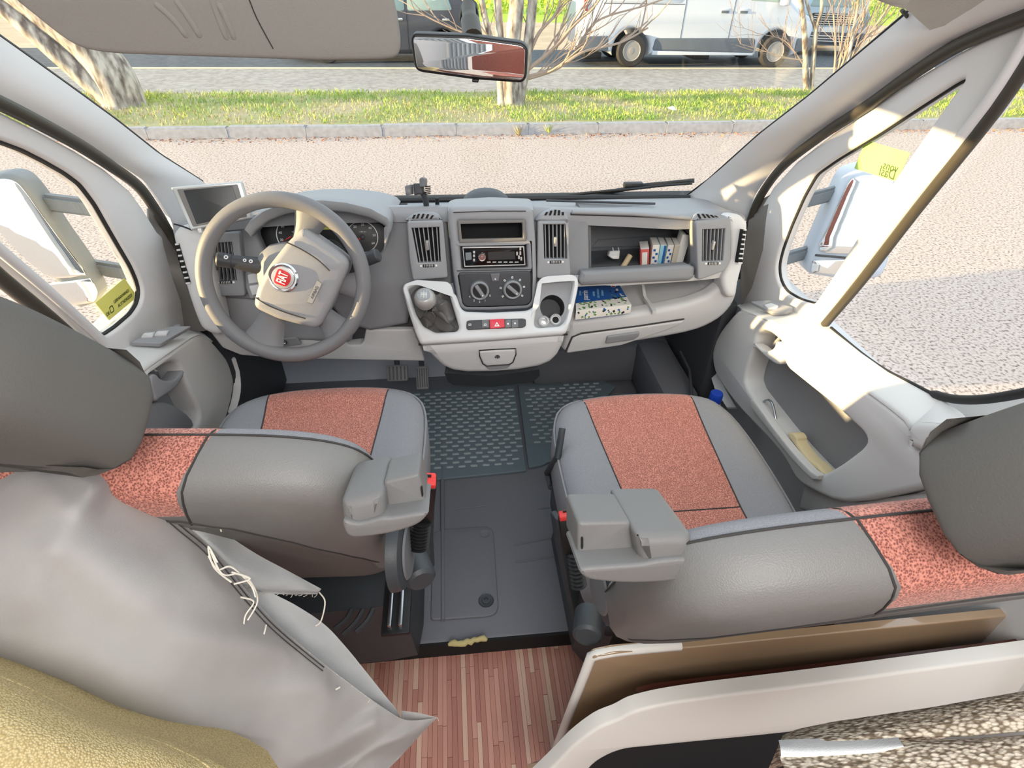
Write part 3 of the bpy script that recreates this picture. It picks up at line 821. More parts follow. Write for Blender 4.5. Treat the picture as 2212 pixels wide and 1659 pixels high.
# ledge: lofts from the glass line to the crease
edge_r = [(1592, 660), (1608, 653), (1663, 656), (1717, 671), (1786, 701), (1862, 762), (1916, 800), (1970, 828), (2039, 866), (2079, 893)]
cr3 = [DPR.to3(*DPR.px(x, y)) for x, y in crease[:8]]
ed3 = on(RD, edge_r[:-1], -.006)
loft('door_ledge', [ed3, mid(ed3, cr3, .5, .012), mid(ed3, cr3, .85, .012), cr3], 'door_plastic', dr, 30, thick=.012, smooth=3)
outer = crease + [(2000, 975), (2079, 1000), (2093, 1001), (2079, 1030), (1960, 1060), (1825, 1085), (1753, 1060), (1717, 1034), (1695, 994), (1663, 954), (1627, 915), (1590, 875), (1558, 831), (1543, 802), (1538, 763), (1550, 725), (1575, 690)]
pocket = [(1645, 712), (1634, 722), (1630, 745), (1612, 800), (1608, 822), (1615, 842), (1634, 868), (1674, 922), (1717, 976), (1752, 1014), (1770, 1026), (1790, 1018), (1818, 1001), (1860, 969), (1872, 951), (1862, 933), (1807, 882), (1753, 839), (1700, 796), (1690, 775), (1692, 750), (1684, 736), (1662, 718)]
po2 = rnd(DPR.pxl(pocket), .012, 3)
plate('door_panel', spl(DPR.pxl(outer), 3, True), DPR, .07, 'door_plastic', dr, .012, holes=[po2])
plate('pocket_back', DPR.pxl([(x, y) for x, y in ((1600, 690), (1720, 720), (1890, 930), (1880, 980), (1780, 1045), (1590, 830))]), DPR, .01, 'grey_plastic', dr, 0, w0=-.062)
# pocket wall: the front bin that carries the stored things
hp = [(1632, 742), (1640, 752), (1655, 768), (1681, 786), (1691, 782), (1694, 762), (1688, 742), (1682, 738), (1678, 748), (1670, 756), (1655, 757), (1643, 748)]
hdl = plate('door_handle', spl(DPR.pxl(hp), 3, True), DPR, .03, 'light_plastic', dr, .006, w0=.008)
tube('release_lever', [DPR.to3(*DPR.px(1650, 748), -.03), DPR.to3(*DPR.px(1660, 738), -.026), DPR.to3(*DPR.px(1668, 726), -.03)], .006, 'grey_plastic', hdl, 8)
plate('bin_lip', spl(DPR.pxl([(1634, 862), (1674, 916), (1717, 970), (1760, 1016), (1778, 1027), (1764, 1036), (1717, 990), (1674, 936), (1630, 880)]), 2, True), DPR, .02, 'door_plastic', dr, .004, w0=.012)
# switch plate on the ledge
sp = Pl(at(1676, 672, X=.825), Vector((-.42, .05, .9)))
swp = plate('switch_plate', rnd(sp.pxl([(1622, 658), (1663, 655), (1716, 671), (1700, 680), (1672, 683)]), .008), sp, .01, 'console_grey', dr, .002, w0=.012)
plate('window_switch', rnd(sp.pxl([(1652, 668), (1668, 664), (1684, 670), (1680, 675), (1660, 676)]), .004), sp, .012, 'light_plastic', swp, .003, w0=.018)
# end cap of the arm rest
cap = [(1970, 930), (1976, 916), (1995, 911), (2040, 913), (2104, 922), (2118, 945), (2120, 965), (2093, 1001), (2020, 982), (1965, 962), (1974, 947)]
plate('armrest_cap', rnd(DPR.pxl(cap), .012), DPR, .09, 'door_plastic', dr, .016, w0=.014)
ua = on(RD, [(2034, 862), (2060, 880), (2079, 893), (2104, 922)], -.006); ub = [DPR.to3(*DPR.px(x, y), .004) for x, y in ((1966, 928), (1978, 918), (2000, 912), (2040, 914))]
loft('armrest_top', [ua, mid(ua, ub, .5, .012), mid(ua, ub, .85, .010), ub], 'door_plastic', dr, 12, thick=.012, smooth=3)
# lower lining and white painted sill edge
plate('lower_lining', DPR.pxl([(1717, 1034), (1753, 1060), (1825, 1085), (2000, 1060), (2100, 1010), (2150, 1100), (1900, 1200), (1700, 1100)]), DPR, .05, 'door_plastic', dr, .01, w0=-.03)
loft('door_edge', [[at(1520, 725, X=.80), at(1524, 760, X=.80), at(1532, 800, X=.80), at(1543, 838, X=.80), at(1570, 880, X=.80)], [at(1545, 722, X=.82), at(1545, 760, X=.82), at(1552, 805, X=.82), at(1565, 838, X=.82), at(1590, 880, X=.82)]], 'white_paint', dr, 10, thick=.01)
# body side behind the door (white), rear quarter
S(loft('trim_13', [[at(2039, 866, X=.90), at(2104, 925, X=.90), at(2128, 965, X=.90), at(2095, 1010, X=.90), at(2060, 1040, X=.9)], [at(2212, 840, X=.90), at(2300, 900, X=.90), at(2330, 980, X=.90), at(2300, 1040, X=.90), at(2280, 1060, X=.9)]], 'white_paint', None, 12, thick=.02))
# ---- left door
dl = tag(bpy.data.objects.new('door_2', None), kind='structure'); COL.objects.link(dl); WL['door_2'] = Vector((-.9, 1.1, .3)); dl.location = WL['door_2']
q_l = [(-60, 282), (0, 299), (61, 322), (109, 347), (152, 372), (185, 397), (217, 440), (239, 480), (268, 531), (293, 574), (307, 607), (312, 632), (307, 657), (293, 679), (260, 708), (231, 728), (163, 666), (101, 608), (0, 522), (-60, 470)]
q_l2 = rnd(LD.pxl(q_l), .015, 3)
fl_out = [(-90, 205), (0, 240), (81, 281), (163, 325), (228, 366), (281, 411), (309, 450), (340, 500), (376, 531), (400, 640), (420, 720), (330, 770), (232, 772), (120, 660), (0, 556), (-90, 480)]
plate('window_frame', LD.pxl(fl_out), LD, .035, 'trim_plastic', dl, .008, holes=[q_l2])
window('window_4', q_l, LD, -.028)
tube('glass_seal', [LD.to3(p.x, p.y, -.014) for p in q_l2], .006, 'rubber', dl, 6, closed=True)
A = on(LD, [(-90, 462), (0, 540), (110, 634), (200, 716), (240, 756)], .004)
objbm('window_strut', fixn(tube_vf(spl(A, 4), .010, 10)), 'light_plastic', dl, 50)
A = on(LD, [(-90, 520), (0, 600), (110, 690), (200, 770), (230, 796)], .0)
objbm('window_channel', fixn(tube_vf(spl(A, 4), .014, 10)), 'seal', dl, 50)
tube('door_seal', spl(on(LD, [(-100, 178), (0, 223), (81, 264), (170, 313), (236, 356), (296, 400), (328, 441), (352, 480), (372, 520), (398, 600), (430, 690)], .006), 5), .0135, 'seal', dl, 10)
window('window_5', [(-90, 520), (0, 596), (217, 782), (205, 800), (0, 760), (-300, 700), (-500, 300), (-300, 100)], LD, -.03)
DPL = Pl((-.83, 1.1, .5), (1, 0, 0))
edge_l = [(206, 782), (236, 763), (276, 745), (322, 724), (366, 710), (392, 706), (416, 709), (436, 716), (451, 726)]
crl = [(250, 846), (263, 837), (330, 787), (412, 730), (428, 722), (444, 725), (460, 738)]
ed3 = on(LD, edge_l, -.006); cr3 = [DPL.to3(*DPL.px(x, y)) for x, y in crl]
loft('door_ledge', [ed3, mid(ed3, cr3, .5, .014), mid(ed3, cr3, .85, .014), cr3], 'door_plastic', dl, 30, thick=.012, smooth=3)
outer = crl + [(467, 745), (490, 774), (501, 802), (506, 826), (503, 851), (498, 875), (475, 930), (380, 960), (280, 960), (200, 900)]
hole = [(340, 799), (355, 788), (373, 780), (386, 784), (394, 797), (402, 822), (420, 859), (432, 886), (434, 905), (424, 925), (300, 925), (305, 902), (330, 872), (337, 862), (330, 845), (322, 825), (326, 808)]
plate('door_panel', spl(DPL.pxl(outer), 3, True), DPL, .07, 'door_plastic', dl, .012, holes=[rnd(DPL.pxl(hole), .01, 3)])
plate('pocket_back', DPL.pxl([(300, 770), (420, 770), (480, 900), (440, 960), (260, 960)]), DPL, .01, 'grey_plastic', dl, 0, w0=-.062)
hp = [(326, 812), (336, 808), (346, 818), (363, 823), (379, 818), (390, 806), (396, 800), (394, 816), (378, 838), (352, 856), (337, 866), (332, 850), (326, 832)]
hdl = plate('door_handle', spl(DPL.pxl(hp), 3, True), DPL, .04, 'console_grey', dl, .006, w0=.002)
plate('release_lever', DPL.pxl([(358, 797), (366, 802), (370, 800), (362, 794)]), DPL, .02, 'light_plastic', hdl, .003, w0=-.03)
plate('bin_panel', spl(DPL.pxl([(312, 896), (340, 870), (370, 868), (400, 884), (424, 905), (420, 930), (330, 930)]), 2, True), DPL, .03, 'grey_plastic', dl, .008, w0=-.01)
sp = Pl(at(345, 730, X=-.865), Vector((.42, .05, .9)))
swp = plate('switch_plate', rnd(sp.pxl([(280, 749), (322, 728), (366, 714), (412, 713), (345, 752)]), .006), sp, .01, 'console_grey', dl, .002, w0=.014)
for a in ((303, 740, 330, 736), (331, 736, 360, 732)):
    plate('window_switch', rnd(sp.pxl([(a[0], a[1]), (a[0] + 6, a[1] - 8), (a[2] + 4, a[3] - 6), (a[2] - 2, a[3] + 4)]), .003), sp, .012, 'light_plastic', swp, .003, w0=.02)
p = at(383, 707, X=-.885)
lathe('lock_knob', [(.004, -.02), (.004, 0), (.009, .003), (.0115, .009), (.009, .015), (.003, .018)], p - Vector((0, 0, .009)), (0, 0, 1), 'console_grey', dl, 20)
loft('door_edge', [[at(491, 778, X=-.84), at(501, 805, X=-.84), at(505, 830, X=-.84), at(501, 860, X=-.84), at(492, 890, X=-.84)], [at(509, 774, X=-.82), at(519, 806, X=-.82), at(521, 840, X=-.82), at(516, 868, X=-.82), at(505, 895, X=-.82)]], 'white_paint', dl, 10, thick=.01)
# ------------------------------------------------------------------ outside mirrors
def arm(name, a, b, r, parent):
    a = Vector(a); b = Vector(b); d = (b - a).normalized(); s = d.cross(Vector((0, 0, 1))).normalized(); t = s.cross(d)
    R = Matrix((d, s, t)).transposed()
    bm = fixn(box_vf((a + b) / 2, ((b - a).length, r * 1.3, r * 2), R)); bmesh.ops.recalc_face_normals(bm, faces=bm.faces)
    bmesh.ops.bevel(bm, geom=bm.edges[:], offset=r * .35, segments=2, affect='EDGES')
    return objbm(name, bm, 'mirror_grey', parent)
MR = Pl(at(1835, 500, X=1.14), Vector((-.25, -.95, .16)))
mr = thing('wing_mirror', 'white wing mirror on two arms outside the passenger window', 'mirror', MR.p, 'outside mirrors')
hous = [(1778, 600), (1752, 594), (1745, 575), (1765, 525), (1800, 445), (1828, 385), (1850, 365), (1900, 355), (1952, 372), (1970, 385), (1960, 440), (1935, 530), (1915, 590), (1890, 606), (1850, 610)]
plate('housing', spl(MR.pxl(hous), 3, True), MR, .10, 'van_white', mr, .03)
g_ = plate('mirror_pane', spl(MR.pxl([(1770, 540), (1790, 490), (1830, 400), (1850, 382), (1880, 378), (1930, 386), (1900, 470), (1880, 552), (1830, 548)]), 3, True), MR, .006, 'mirror_glass', mr, .001, w0=.004)
plate('mirror_pane', rnd(MR.pxl([(1755, 562), (1830, 560), (1800, 595), (1752, 588)]), .01), MR, .006, 'mirror_glass', mr, .001, w0=.004)
tube('pane_divider', [MR.to3(*MR.px(1760, 550), .006), MR.to3(*MR.px(1830, 556), .006), MR.to3(*MR.px(1890, 556), .006)], .004, 'dark_plastic', mr, 6)
arm('arm', at(1705, 442, X=.97), at(1830, 410, X=1.14), .022, mr)
arm('arm', at(1690, 560, X=.97), at(1775, 536, X=1.14), .022, mr)
ML = Pl(at(90, 490, X=-1.14), Vector((.25, -.95, .14)))
ml = thing('wing_mirror', 'white wing mirror on two arms outside the driver window', 'mirror', ML.p, 'outside mirrors')
hous = [(-60, 390), (0, 376), (35, 382), (60, 405), (90, 445), (125, 500), (165, 555), (188, 590), (196, 605), (212, 640), (205, 656), (160, 664), (110, 600), (0, 500), (-80, 430)]
plate('housing', spl(ML.pxl(hous), 3, True), ML, .10, 'mirror_grey', ml, .02)
plate('mirror_pane', spl(ML.pxl([(-40, 396), (0, 386), (30, 390), (52, 410), (90, 462), (140, 530), (184, 588), (176, 594), (140, 600), (95, 590), (0, 500)]), 3, True), ML, .006, 'mirror_glass', ml, .001, w0=.004)
plate('mirror_pane', rnd(ML.pxl([(104, 612), (196, 600), (212, 632), (205, 652), (156, 660)]), .01), ML, .006, 'mirror_glass', ml, .001, w0=.004)
arm('arm', at(215, 450, X=-1.0), at(100, 436, X=-1.14), .022, ml)
arm('arm', at(290, 590, X=-1.0), at(195, 575, X=-1.14), .022, ml)
# ------------------------------------------------------------------ stickers on the quarter panes
SL = Pl(LD.to3(0, 0, -.022), LD.n)
ys = plate('window_sticker', rnd(SL.pxl([(206, 654), (269, 601), (297, 641), (236, 692)]), .002), SL, .001, 'yellow_sticker', None, 0)
tag(ys, 'yellow sticker with printed lettering on the driver side quarter pane', 'sticker')
a_ = SL.px(222, 690); b_ = SL.px(300, 624); ang = math.atan2(b_[1] - a_[1], b_[0] - a_[0])
def sl_text(s, x, y, size, m='print_dark'):
    u, v = SL.px(x, y); return text('lettering', s, SL.mat(u, v, .0006, ang), size, m, ys)
sl_text('GERMANWINGS', 262, 640, .0105); sl_text('AUTHORIZED', 270, 649, .0115); sl_text('DE', 233, 678, .012)
u, v = SL.px(241, 668)
rr = plate('printed_frame', rnd(rectp(u, v, .016, .016, ang), .003), SL, .0006, 'print_dark', ys, 0, w0=.0006, holes=[rnd(rectp(u, v, .012, .012, ang), .002)])
SR = Pl(RD.to3(0, 0, -.022), RD.n)
gs = plate('window_sticker', rnd(SR.pxl([(1870, 303), (1966, 330), (1936, 393), (1845, 364)]), .003), SR, .001, 'green_sticker', None, 0)
tag(gs, 'pale green sticker with mirrored lettering on the passenger side quarter pane', 'sticker')
a_ = SR.px(1850, 360); b_ = SR.px(1936, 388); ang = math.atan2(b_[1] - a_[1], b_[0] - a_[0])
for s, x, y, z in (('vons', 1924, 361, .026), ('Dasl', 1917, 374, .030)):
    u, v = SR.px(x, y); text('lettering', s, SR.mat(u, v, .0006, ang), z, 'print_green', gs, mirror=True)
# ------------------------------------------------------------------ dashboard
def tilted(Y, z, a): return Pl((0, Y, z), (0, -math.cos(rad(a)), math.sin(rad(a))))
FP = tilted(1.50, .78, 15)         # face of the upper dash
LP = tilted(1.49, .60, -4)        # face of the lower dash (leans forward below)
CP = tilted(1.40, .66, 38)         # sloping deck of the centre console
DP = tilted(1.40, .50, -6)         # drawer front
db = thing('dashboard', 'grey two tone van dashboard spanning the cab under the windscreen', 'dashboard', (0, 1.6, .7))
def fpl(pts, w=0.0, pl=FP): return pl.pxl(pts, w)
def fp3(x, y, w=0.0, pl=FP):
    u, v = pl.px(x, y, w); return pl.to3(u, v, w)
# top skin from the windscreen to the front edge
back = [Vector((x, 1.935, .782)) for x in (-.90, -.6, -.3, 0, .3, .6, .80)]
front_px = [(374, 498), (392, 488), (440, 478), (530, 468), (620, 462), (700, 458), (800, 456), (880, 455), (960, 455), (1060, 455), (1160, 455), (1240, 462), (1340, 466), (1440, 472), (1500, 474), (1552, 465), (1596, 463), (1610, 474)]
fr3 = [fp3(x, y, -.02) for x, y in front_px]
back2 = [Vector((p.x * 1.02, 1.86, .797 + .004)) for p in resamp(fr3, 18)]
loft('dash_top', [back, back2, mid(back2, fr3, .5, .004), [p + Vector((0, .03, .006)) for p in resamp(fr3, 18)], fr3, [p + Vector((0, -.006, -.03)) for p in resamp(fr3, 18)]], 'console_grey', db, 40, thick=.008, smooth=2)
# black scuttle and recessed grooves along the glass
tube('screen_seal', [Vector((-.86, 1.915, .79)), Vector((-.3, 1.93, .792)), Vector((.3, 1.93, .79)), Vector((.74, 1.92, .786))], .010, 'black_plastic', db, 8)
for (x0, y0, x1, y1) in ((690, 441, 880, 441), (1180, 433, 1415, 440), (1232, 462, 1492, 470)):
    tube('groove', [fp3(x0, y0, -.02 if y0 > 455 else -.22), fp3((x0 + x1) / 2, (y0 + y1) / 2, -.02 if y0 > 455 else -.22), fp3(x1, y1, -.02 if y0 > 455 else -.22)], .004, 'dark_plastic', db, 6)
# upper face: left part with the cluster, right part with the open tray
upl = [(440, 470), (530, 466), (620, 460), (700, 456), (870, 455), (965, 455), (980, 640), (890, 640), (880, 700), (800, 715), (745, 700), (700, 640), (560, 650), (500, 645), (440, 640)]
clu = [(552, 500), (575, 480), (620, 468), (700, 463), (770, 466), (815, 478), (836, 494), (838, 510), (822, 548), (800, 560), (700, 562), (600, 562), (572, 545)]
plate('upper_panel', fpl(upl, -.03), FP, .03, 'grey_plastic', db, .012, holes=[rnd(fpl(clu, -.03), .015, 2)], w0=-.03)
upr = [(1150, 455), (1240, 461), (1340, 465), (1440, 471), (1500, 473), (1512, 480), (1512, 606), (1490, 607), (1255, 618), (1155, 640)]
tray = [(1273, 476), (1340, 479), (1496, 489), (1499, 500), (1499, 572), (1490, 577), (1274, 588)]
plate('upper_panel', fpl(upr, -.02), FP, .03, 'grey_plastic', db, .010, holes=[rnd(fpl(tray, -.02), .006, 2)], w0=-.02)
# tray shell
tb = [fp3(x, y, -.05) for x, y in ((1272, 475), (1498, 487), (1500, 584), (1273, 598))]
dv = Vector((0, .20, -.012))
def quad_shell(name, c4, dv, m, parent, th=.006):
    g = G(); n = len(c4)
    ins = [p + dv for p in c4]
    V = c4 + ins; F = [(i, (i + 1) % n, n + (i + 1) % n, n + i) for i in range(n)] + [tuple(range(n, 2 * n))]
    bm = fixn((V, F)); bmesh.ops.recalc_face_normals(bm, faces=bm.faces)
    bmesh.ops.solidify(bm, geom=bm.faces[:], thickness=th)
    return objbm(name, bm, m, parent, 30)
quad_shell('open_tray', tb, dv, 'mid_plastic', db)
lip = [(1257, 586), (1380, 580), (1490, 572), (1503, 578), (1500, 600), (1490, 607), (1380, 612), (1256, 618), (1250, 606)]
plate('tray_lip', rnd(fpl(lip, .018), .006), FP, .05, 'grey_plastic', db, .012, w0=.018)
tube('tray_flap_edge', [fp3(1236, 458, -.01), fp3(1370, 462, -.01), fp3(1492, 471, -.01)], .006, 'console_grey', db, 8)
# instrument hood and cluster
hood_f = [(536, 498), (545, 484), (575, 461), (610, 447), (650, 440), (700, 438), (750, 443), (800, 455), (834, 473), (843, 488), (838, 497)]
HP = tilted(1.44, .85, 15)
h1 = [fp3(x, y, 0, HP) for x, y in hood_f]
h2 = [Vector((p.x * 1.0, 1.72, min(p.z, .84) - .0)) for p in h1]; h2 = [Vector((p.x, 1.74, .80 + (p.z - .80) * .6)) for p in h1]
h0 = [p + Vector((0, .01, -.016)) for p in h1]
h00 = [p + Vector((0, .085, -.024)) for p in h1]
loft('instrument_hood', [h00, h0, [p + Vector((0, -.004, -.006)) for p in h1], [p + Vector((0, .008, .004)) for p in h1], mid(h1, h2, .5, .010), h2], 'console_grey', db, 40, smooth=3, thick=.006)
CL = tilted(1.575, .80, 20)
clp = [(545, 505), (570, 482), (620, 467), (700, 460), (775, 464), (820, 478), (842, 500), (842, 520), (826, 556), (800, 570), (690, 570), (590, 570), (560, 548)]
cl = plate('instrument_cluster', rnd(fpl(clp, 0, CL), .012), CL, .02, 'black_plastic', db, .004)
for cx, cy, r, nums, a0, a1 in ((634, 508, .047, ('20', '40', '60', '80', '100', '120', '140', '160'), 200, -20), (783, 512, .045, ('0', '10', '20', '30', '40', '50', '60'), 200, -32)):
    u, v = CL.px(cx, cy)
    plate('dial_ring', circp(u, v, r, 40), CL, .003, 'silver', cl, .0008, holes=[circp(u, v, r - .003, 40)], w0=.004)
    for i, nmb in enumerate(nums):
        a = rad(a0 + (a1 - a0) * i / (len(nums) - 1))
        text('numeral', nmb, CL.mat(u + (r - .011) * math.cos(a), v + (r - .011) * math.sin(a), .001), .0095, 'print_white', cl)
    a = rad(a0 + 8)
    plate('needle', [(u + .003 * math.sin(a), v - .003 * math.cos(a)), (u - .003 * math.sin(a), v + .003 * math.cos(a)), (u + r * .8 * math.cos(a), v + r * .8 * math.sin(a))], CL, .002, 'tail_red', cl, 0, w0=.004)
    lathe('needle_hub', [(.007, 0), (.007, .004), (.004, .006)], CL.to3(u, v, .002), CL.n, 'dark_plastic', cl, 16)
u, v = CL.px(783, 496); text('unit_print', 'x100 rpm', CL.mat(u, v - .006, .001), .005, 'print_white', cl)
u, v = CL.px(634, 496); text('unit_print', 'km/h', CL.mat(u, v - .006, .001), .005, 'print_white', cl)
plate('trip_display', rnd(fpl([(690, 481), (727, 482), (727, 496), (690, 496)], 0, CL), .003), CL, .003, 'yellow_sticker', cl, .0006, w0=.003)
u, v = CL.px(714, 489); text('display_print', '08:45', CL.mat(u, v, .0034), .009, 'print_dark', cl)
sg = plate('small_gauge', spl(fpl([(690, 545), (692, 524), (708, 516), (728, 520), (741, 534), (744, 545)], 0, CL), 3, True), CL, .003, 'dark_plastic', cl, .0006, w0=.003)
for i in range(6):
    u, v = CL.px(712 + 5.5 * i, 520 + 4.2 * i); plate('tick', rectp(u, v, .006, .0022, rad(-40)), CL, .001, 'print_white', sg, 0, w0=.004)
# ---- vents
def vent(frame, grille, pl, w, n, mfr, dial=None, top=None, bev=.004):
    fr2 = rnd(fpl(frame, w, pl), .008, 3); gr2 = fpl(grille, w, pl)
    v = plate('vent', fr2, pl, .05, mfr, db, bev, holes=[gr2], w0=w)
    plate('vent_recess', [(p[0], p[1]) for p in gr2], pl, .004, 'black_matte', v, 0, w0=w - .03)
    a, b, c, d = [Vector(p) for p in gr2]       # left top, right top, right bottom, left bottom
    for i in range(n):
        t = (i + .5) / n; p = a.lerp(b, t); q = d.lerp(c, t); h = (b - a).length * .02
        plate('slat', [(p.x - h, p.y), (p.x + h, p.y), (q.x + h, q.y), (q.x - h, q.y)], pl, .016, 'console_grey', v, .0008, w0=w - .006)
    m_ = (a + b + c + d) / 4
    box('slat_tab', pl.to3(m_.x, m_.y, w - .003), (.008, .012, .026), 'silver', v, .002)
    if dial:
        u, vv = pl.px(*dial, w)
        plate('dial_slot', rnd(rectp(u, vv, .032, .009), .003), pl, .004, 'black_plastic', v, .0008, w0=w + .001)
        for k in range(6): plate('dial_rib', rectp(u - .011 + .0044 * k, vv, .002, .007), pl, .003, 'silver', v, .0004, w0=w + .0025)
        for s in (-1, 1): plate('dial_mark', circp(u + s * .021, vv, .003, 12), pl, .002, 'print_white', v, 0, w0=w + .0015)
    return v
vent([(879, 478), (957, 476), (968, 600), (892, 606), (884, 560)], [(889, 493), (948, 491), (952, 566), (903, 568)], FP, .022, 6, 'console_grey', (926, 574))
vent([(1162, 478), (1224, 478), (1233, 590), (1230, 600), (1160, 602)], [(1174, 485), (1225, 485), (1225, 559), (1176, 559)], FP, .022, 6, 'console_grey', (1200, 566))
vent([(1503, 478), (1579, 470), (1580, 560), (1566, 585), (1508, 606)], [(1518, 496), (1567, 494), (1562, 563), (1517, 565)], FP, .022, 6, 'console_grey', (1540, 569))
vent([(452, 505), (516, 500), (530, 640), (470, 640)], [(464, 525), (500, 523), (511, 606), (468, 608)], FP, .0, 5, 'grey_plastic', (488, 610))
# pod tops with their small upper louvres
for pts, slots in (([(880, 478), (884, 468), (900, 460), (930, 458), (948, 464), (950, 478)], [(896, 464, 892, 472), (905, 462, 901, 472), (915, 462, 911, 472), (925, 463, 921, 472), (935, 465, 930, 473)]),
                   ([(1162, 480), (1166, 465), (1190, 453), (1208, 452), (1222, 462), (1226, 480)], [(1182, 458, 1178, 465), (1191, 455, 1188, 465), (1200, 453, 1198, 465), (1208, 454, 1207, 465), (1216, 458, 1216, 465)]),
                   ([(1503, 480), (1506, 466), (1520, 460), (1550, 464), (1568, 470), (1576, 480)], [(1508, 462, 1513, 472), (1518, 462, 1524, 471), (1527, 463, 1533, 471), (1536, 464, 1542, 470), (1545, 466, 1550, 469)])):
    q = plate('vent_cap', spl(fpl(pts, .012), 3, True), FP, .07, 'console_grey', db, .01, w0=.012)
    for a in slots:
        p0 = Vector(FP.px(a[0], a[1], .013)); p1 = Vector(FP.px(a[2], a[3], .013))
        plate('louvre_slot', [(p0.x - .003, p0.y), (p0.x + .003, p0.y), (p1.x + .003, p1.y), (p1.x - .003, p1.y)], FP, .003, 'black_matte', q, 0, w0=.0135)
# slotted defroster strips on both ends
for pts, n, s in ([(379, 528), (386, 527), (411, 611), (402, 612)], 7, -1), ([(1606, 496), (1612, 497), (1603, 568), (1594, 568)], 7, 1):
    q2 = fpl(pts, .034)
    st = plate('side_defroster', q2, FP, .02, 'black_matte', db, .001, w0=.034)
    a, b, c, d = [Vector(p) for p in q2]
    for i in range(n + 1):
        t = i / n; p = a.lerp(d, t); r = b.lerp(c, t); h = .0022
        plate('louvre', [(p.x, p.y - h), (r.x, r.y - h), (r.x, r.y + h), (p.x, p.y + h)], FP, .004, 'light_plastic', st, .0006, w0=.037)
# light coloured end caps
capl = [(373, 515), (376, 500), (392, 488), (436, 480), (446, 500), (452, 560), (470, 650), (480, 720), (440, 715), (420, 680), (398, 613), (384, 560)]
plate('end_panel', spl(fpl(capl, .03), 3, True), FP, .06, 'light_plastic', db, .016, w0=.03)
capr = [(1568, 466), (1596, 463), (1612, 476), (1616, 494), (1608, 560), (1596, 610), (1590, 640), (1570, 640), (1560, 600), (1576, 560), (1578, 500)]
plate('end_panel', spl(fpl(capr, .012), 3, True), FP, .06, 'light_plastic', db, .014, w0=.012)
# ---- lower dash
lowr = [(1236, 612), (1330, 606), (1490, 596), (1560, 588), (1592, 575), (1596, 600), (1592, 640), (1575, 672), (1540, 700), (1480, 722), (1340, 746), (1222, 763), (1226, 720)]
shelf = [(1247, 622), (1380, 614), (1490, 606), (1545, 598), (1568, 594), (1562, 615), (1530, 640), (1490, 655), (1420, 670), (1330, 684), (1240, 694)]
plate('lower_panel', spl(LP.pxl(lowr), 3, True), LP, .04, 'light_plastic', db, .018, holes=[rnd(LP.pxl(shelf), .012, 3)])
s4 = [LP.to3(*LP.px(x, y, -.03), -.03) for x, y in ((1240, 616), (1400, 608), (1566, 590), (1566, 612), (1530, 642), (1420, 672), (1330, 686), (1236, 697))]
quad_shell('lower_shelf', s4, Vector((0, .17, .01)), 'light_plastic', db)
loft('shelf_divider', [[at(1386, 614, Y=1.60), at(1390, 640, Y=1.56), at(1400, 655, Y=1.52), at(1410, 672, Y=1.475)], [at(1392, 614, Y=1.60), at(1396, 640, Y=1.56), at(1408, 655, Y=1.52), at(1418, 671, Y=1.475)]], 'light_plastic', db, 10, thick=.012)
gb = LP.pxl([(1234, 730), (1250, 722), (1478, 690), (1474, 697), (1440, 712), (1340, 745), (1222, 762)])
gbl = plate('glove_box_lid', rnd(gb, .012), LP, .02, 'light_plastic', db, .006, w0=.006)
plate('lid_handle', rnd(LP.pxl([(1310, 722), (1380, 712), (1378, 722), (1366, 730), (1306, 738)]), .006), LP, .02, 'console_grey', gbl, .004, w0=.014)
tube('lid_gap', [LP.to3(*LP.px(x, y, .003), .003) for x, y in ((1222, 760), (1236, 728), (1256, 720), (1380, 704), (1478, 689))], .0028, 'seam', gbl, 6)
lowl = [(440, 700), (500, 716), (560, 722), (620, 728), (700, 738), (744, 738), (752, 746), (778, 746), (786, 738), (790, 713), (893, 712), (912, 760), (918, 781), (800, 779), (700, 777), (600, 775), (520, 768), (480, 752)]
plate('lower_panel', rnd(LP.pxl(lowl), .006, 3), LP, .05, 'light_plastic', db, .006)
# steering side: knee panel, switch block, dark cavities
plate('knee_panel', rnd(fpl([(455, 640), (530, 632), (560, 650), (640, 660), (730, 690), (760, 700), (760, 742), (620, 735), (500, 722)], -.05), .02), FP, .04, 'console_grey', db, .014, w0=-.05)
sb = plate('switch_block', rnd(fpl([(527, 586), (555, 580), (568, 600), (566, 640), (540, 648), (528, 620)], -.012), .008), FP, .03, 'console_grey', db, .006, w0=-.012)
plate('switch', rnd(fpl([(534, 594), (556, 590), (562, 610), (537, 614)], -.004), .004), FP, .02, 'light_plastic', sb, .003, w0=-.004)
plate('switch', rnd(fpl([(537, 618), (562, 614), (560, 634), (545, 640)], -.004), .004), FP, .02, 'light_plastic', sb, .003, w0=-.004)
plate('footwell_cover', fpl([(700, 600), (900, 600), (900, 720), (700, 740)], -.07), FP, .03, 'dark_plastic', db, .006, w0=-.07)
lk = plate('lock_panel', rnd(LP.pxl([(578, 736), (640, 728), (652, 744), (580, 752)], .01), .004), LP, .02, 'console_grey', db, .003, w0=.012)
u, v = LP.px(614, 738, .013); lathe('key_lock', [(.009, 0), (.009, .004), (.006, .005), (.004, .003)], LP.to3(u, v, .012), LP.n, 'chrome', lk, 18)
u, v = LP.px(592, 744, .013)
for k in range(4): plate('label_line', rectp(u, v + .005 - .0035 * k, .022, .0012), LP, .0008, 'print_grey', lk, 0, w0=.0128)
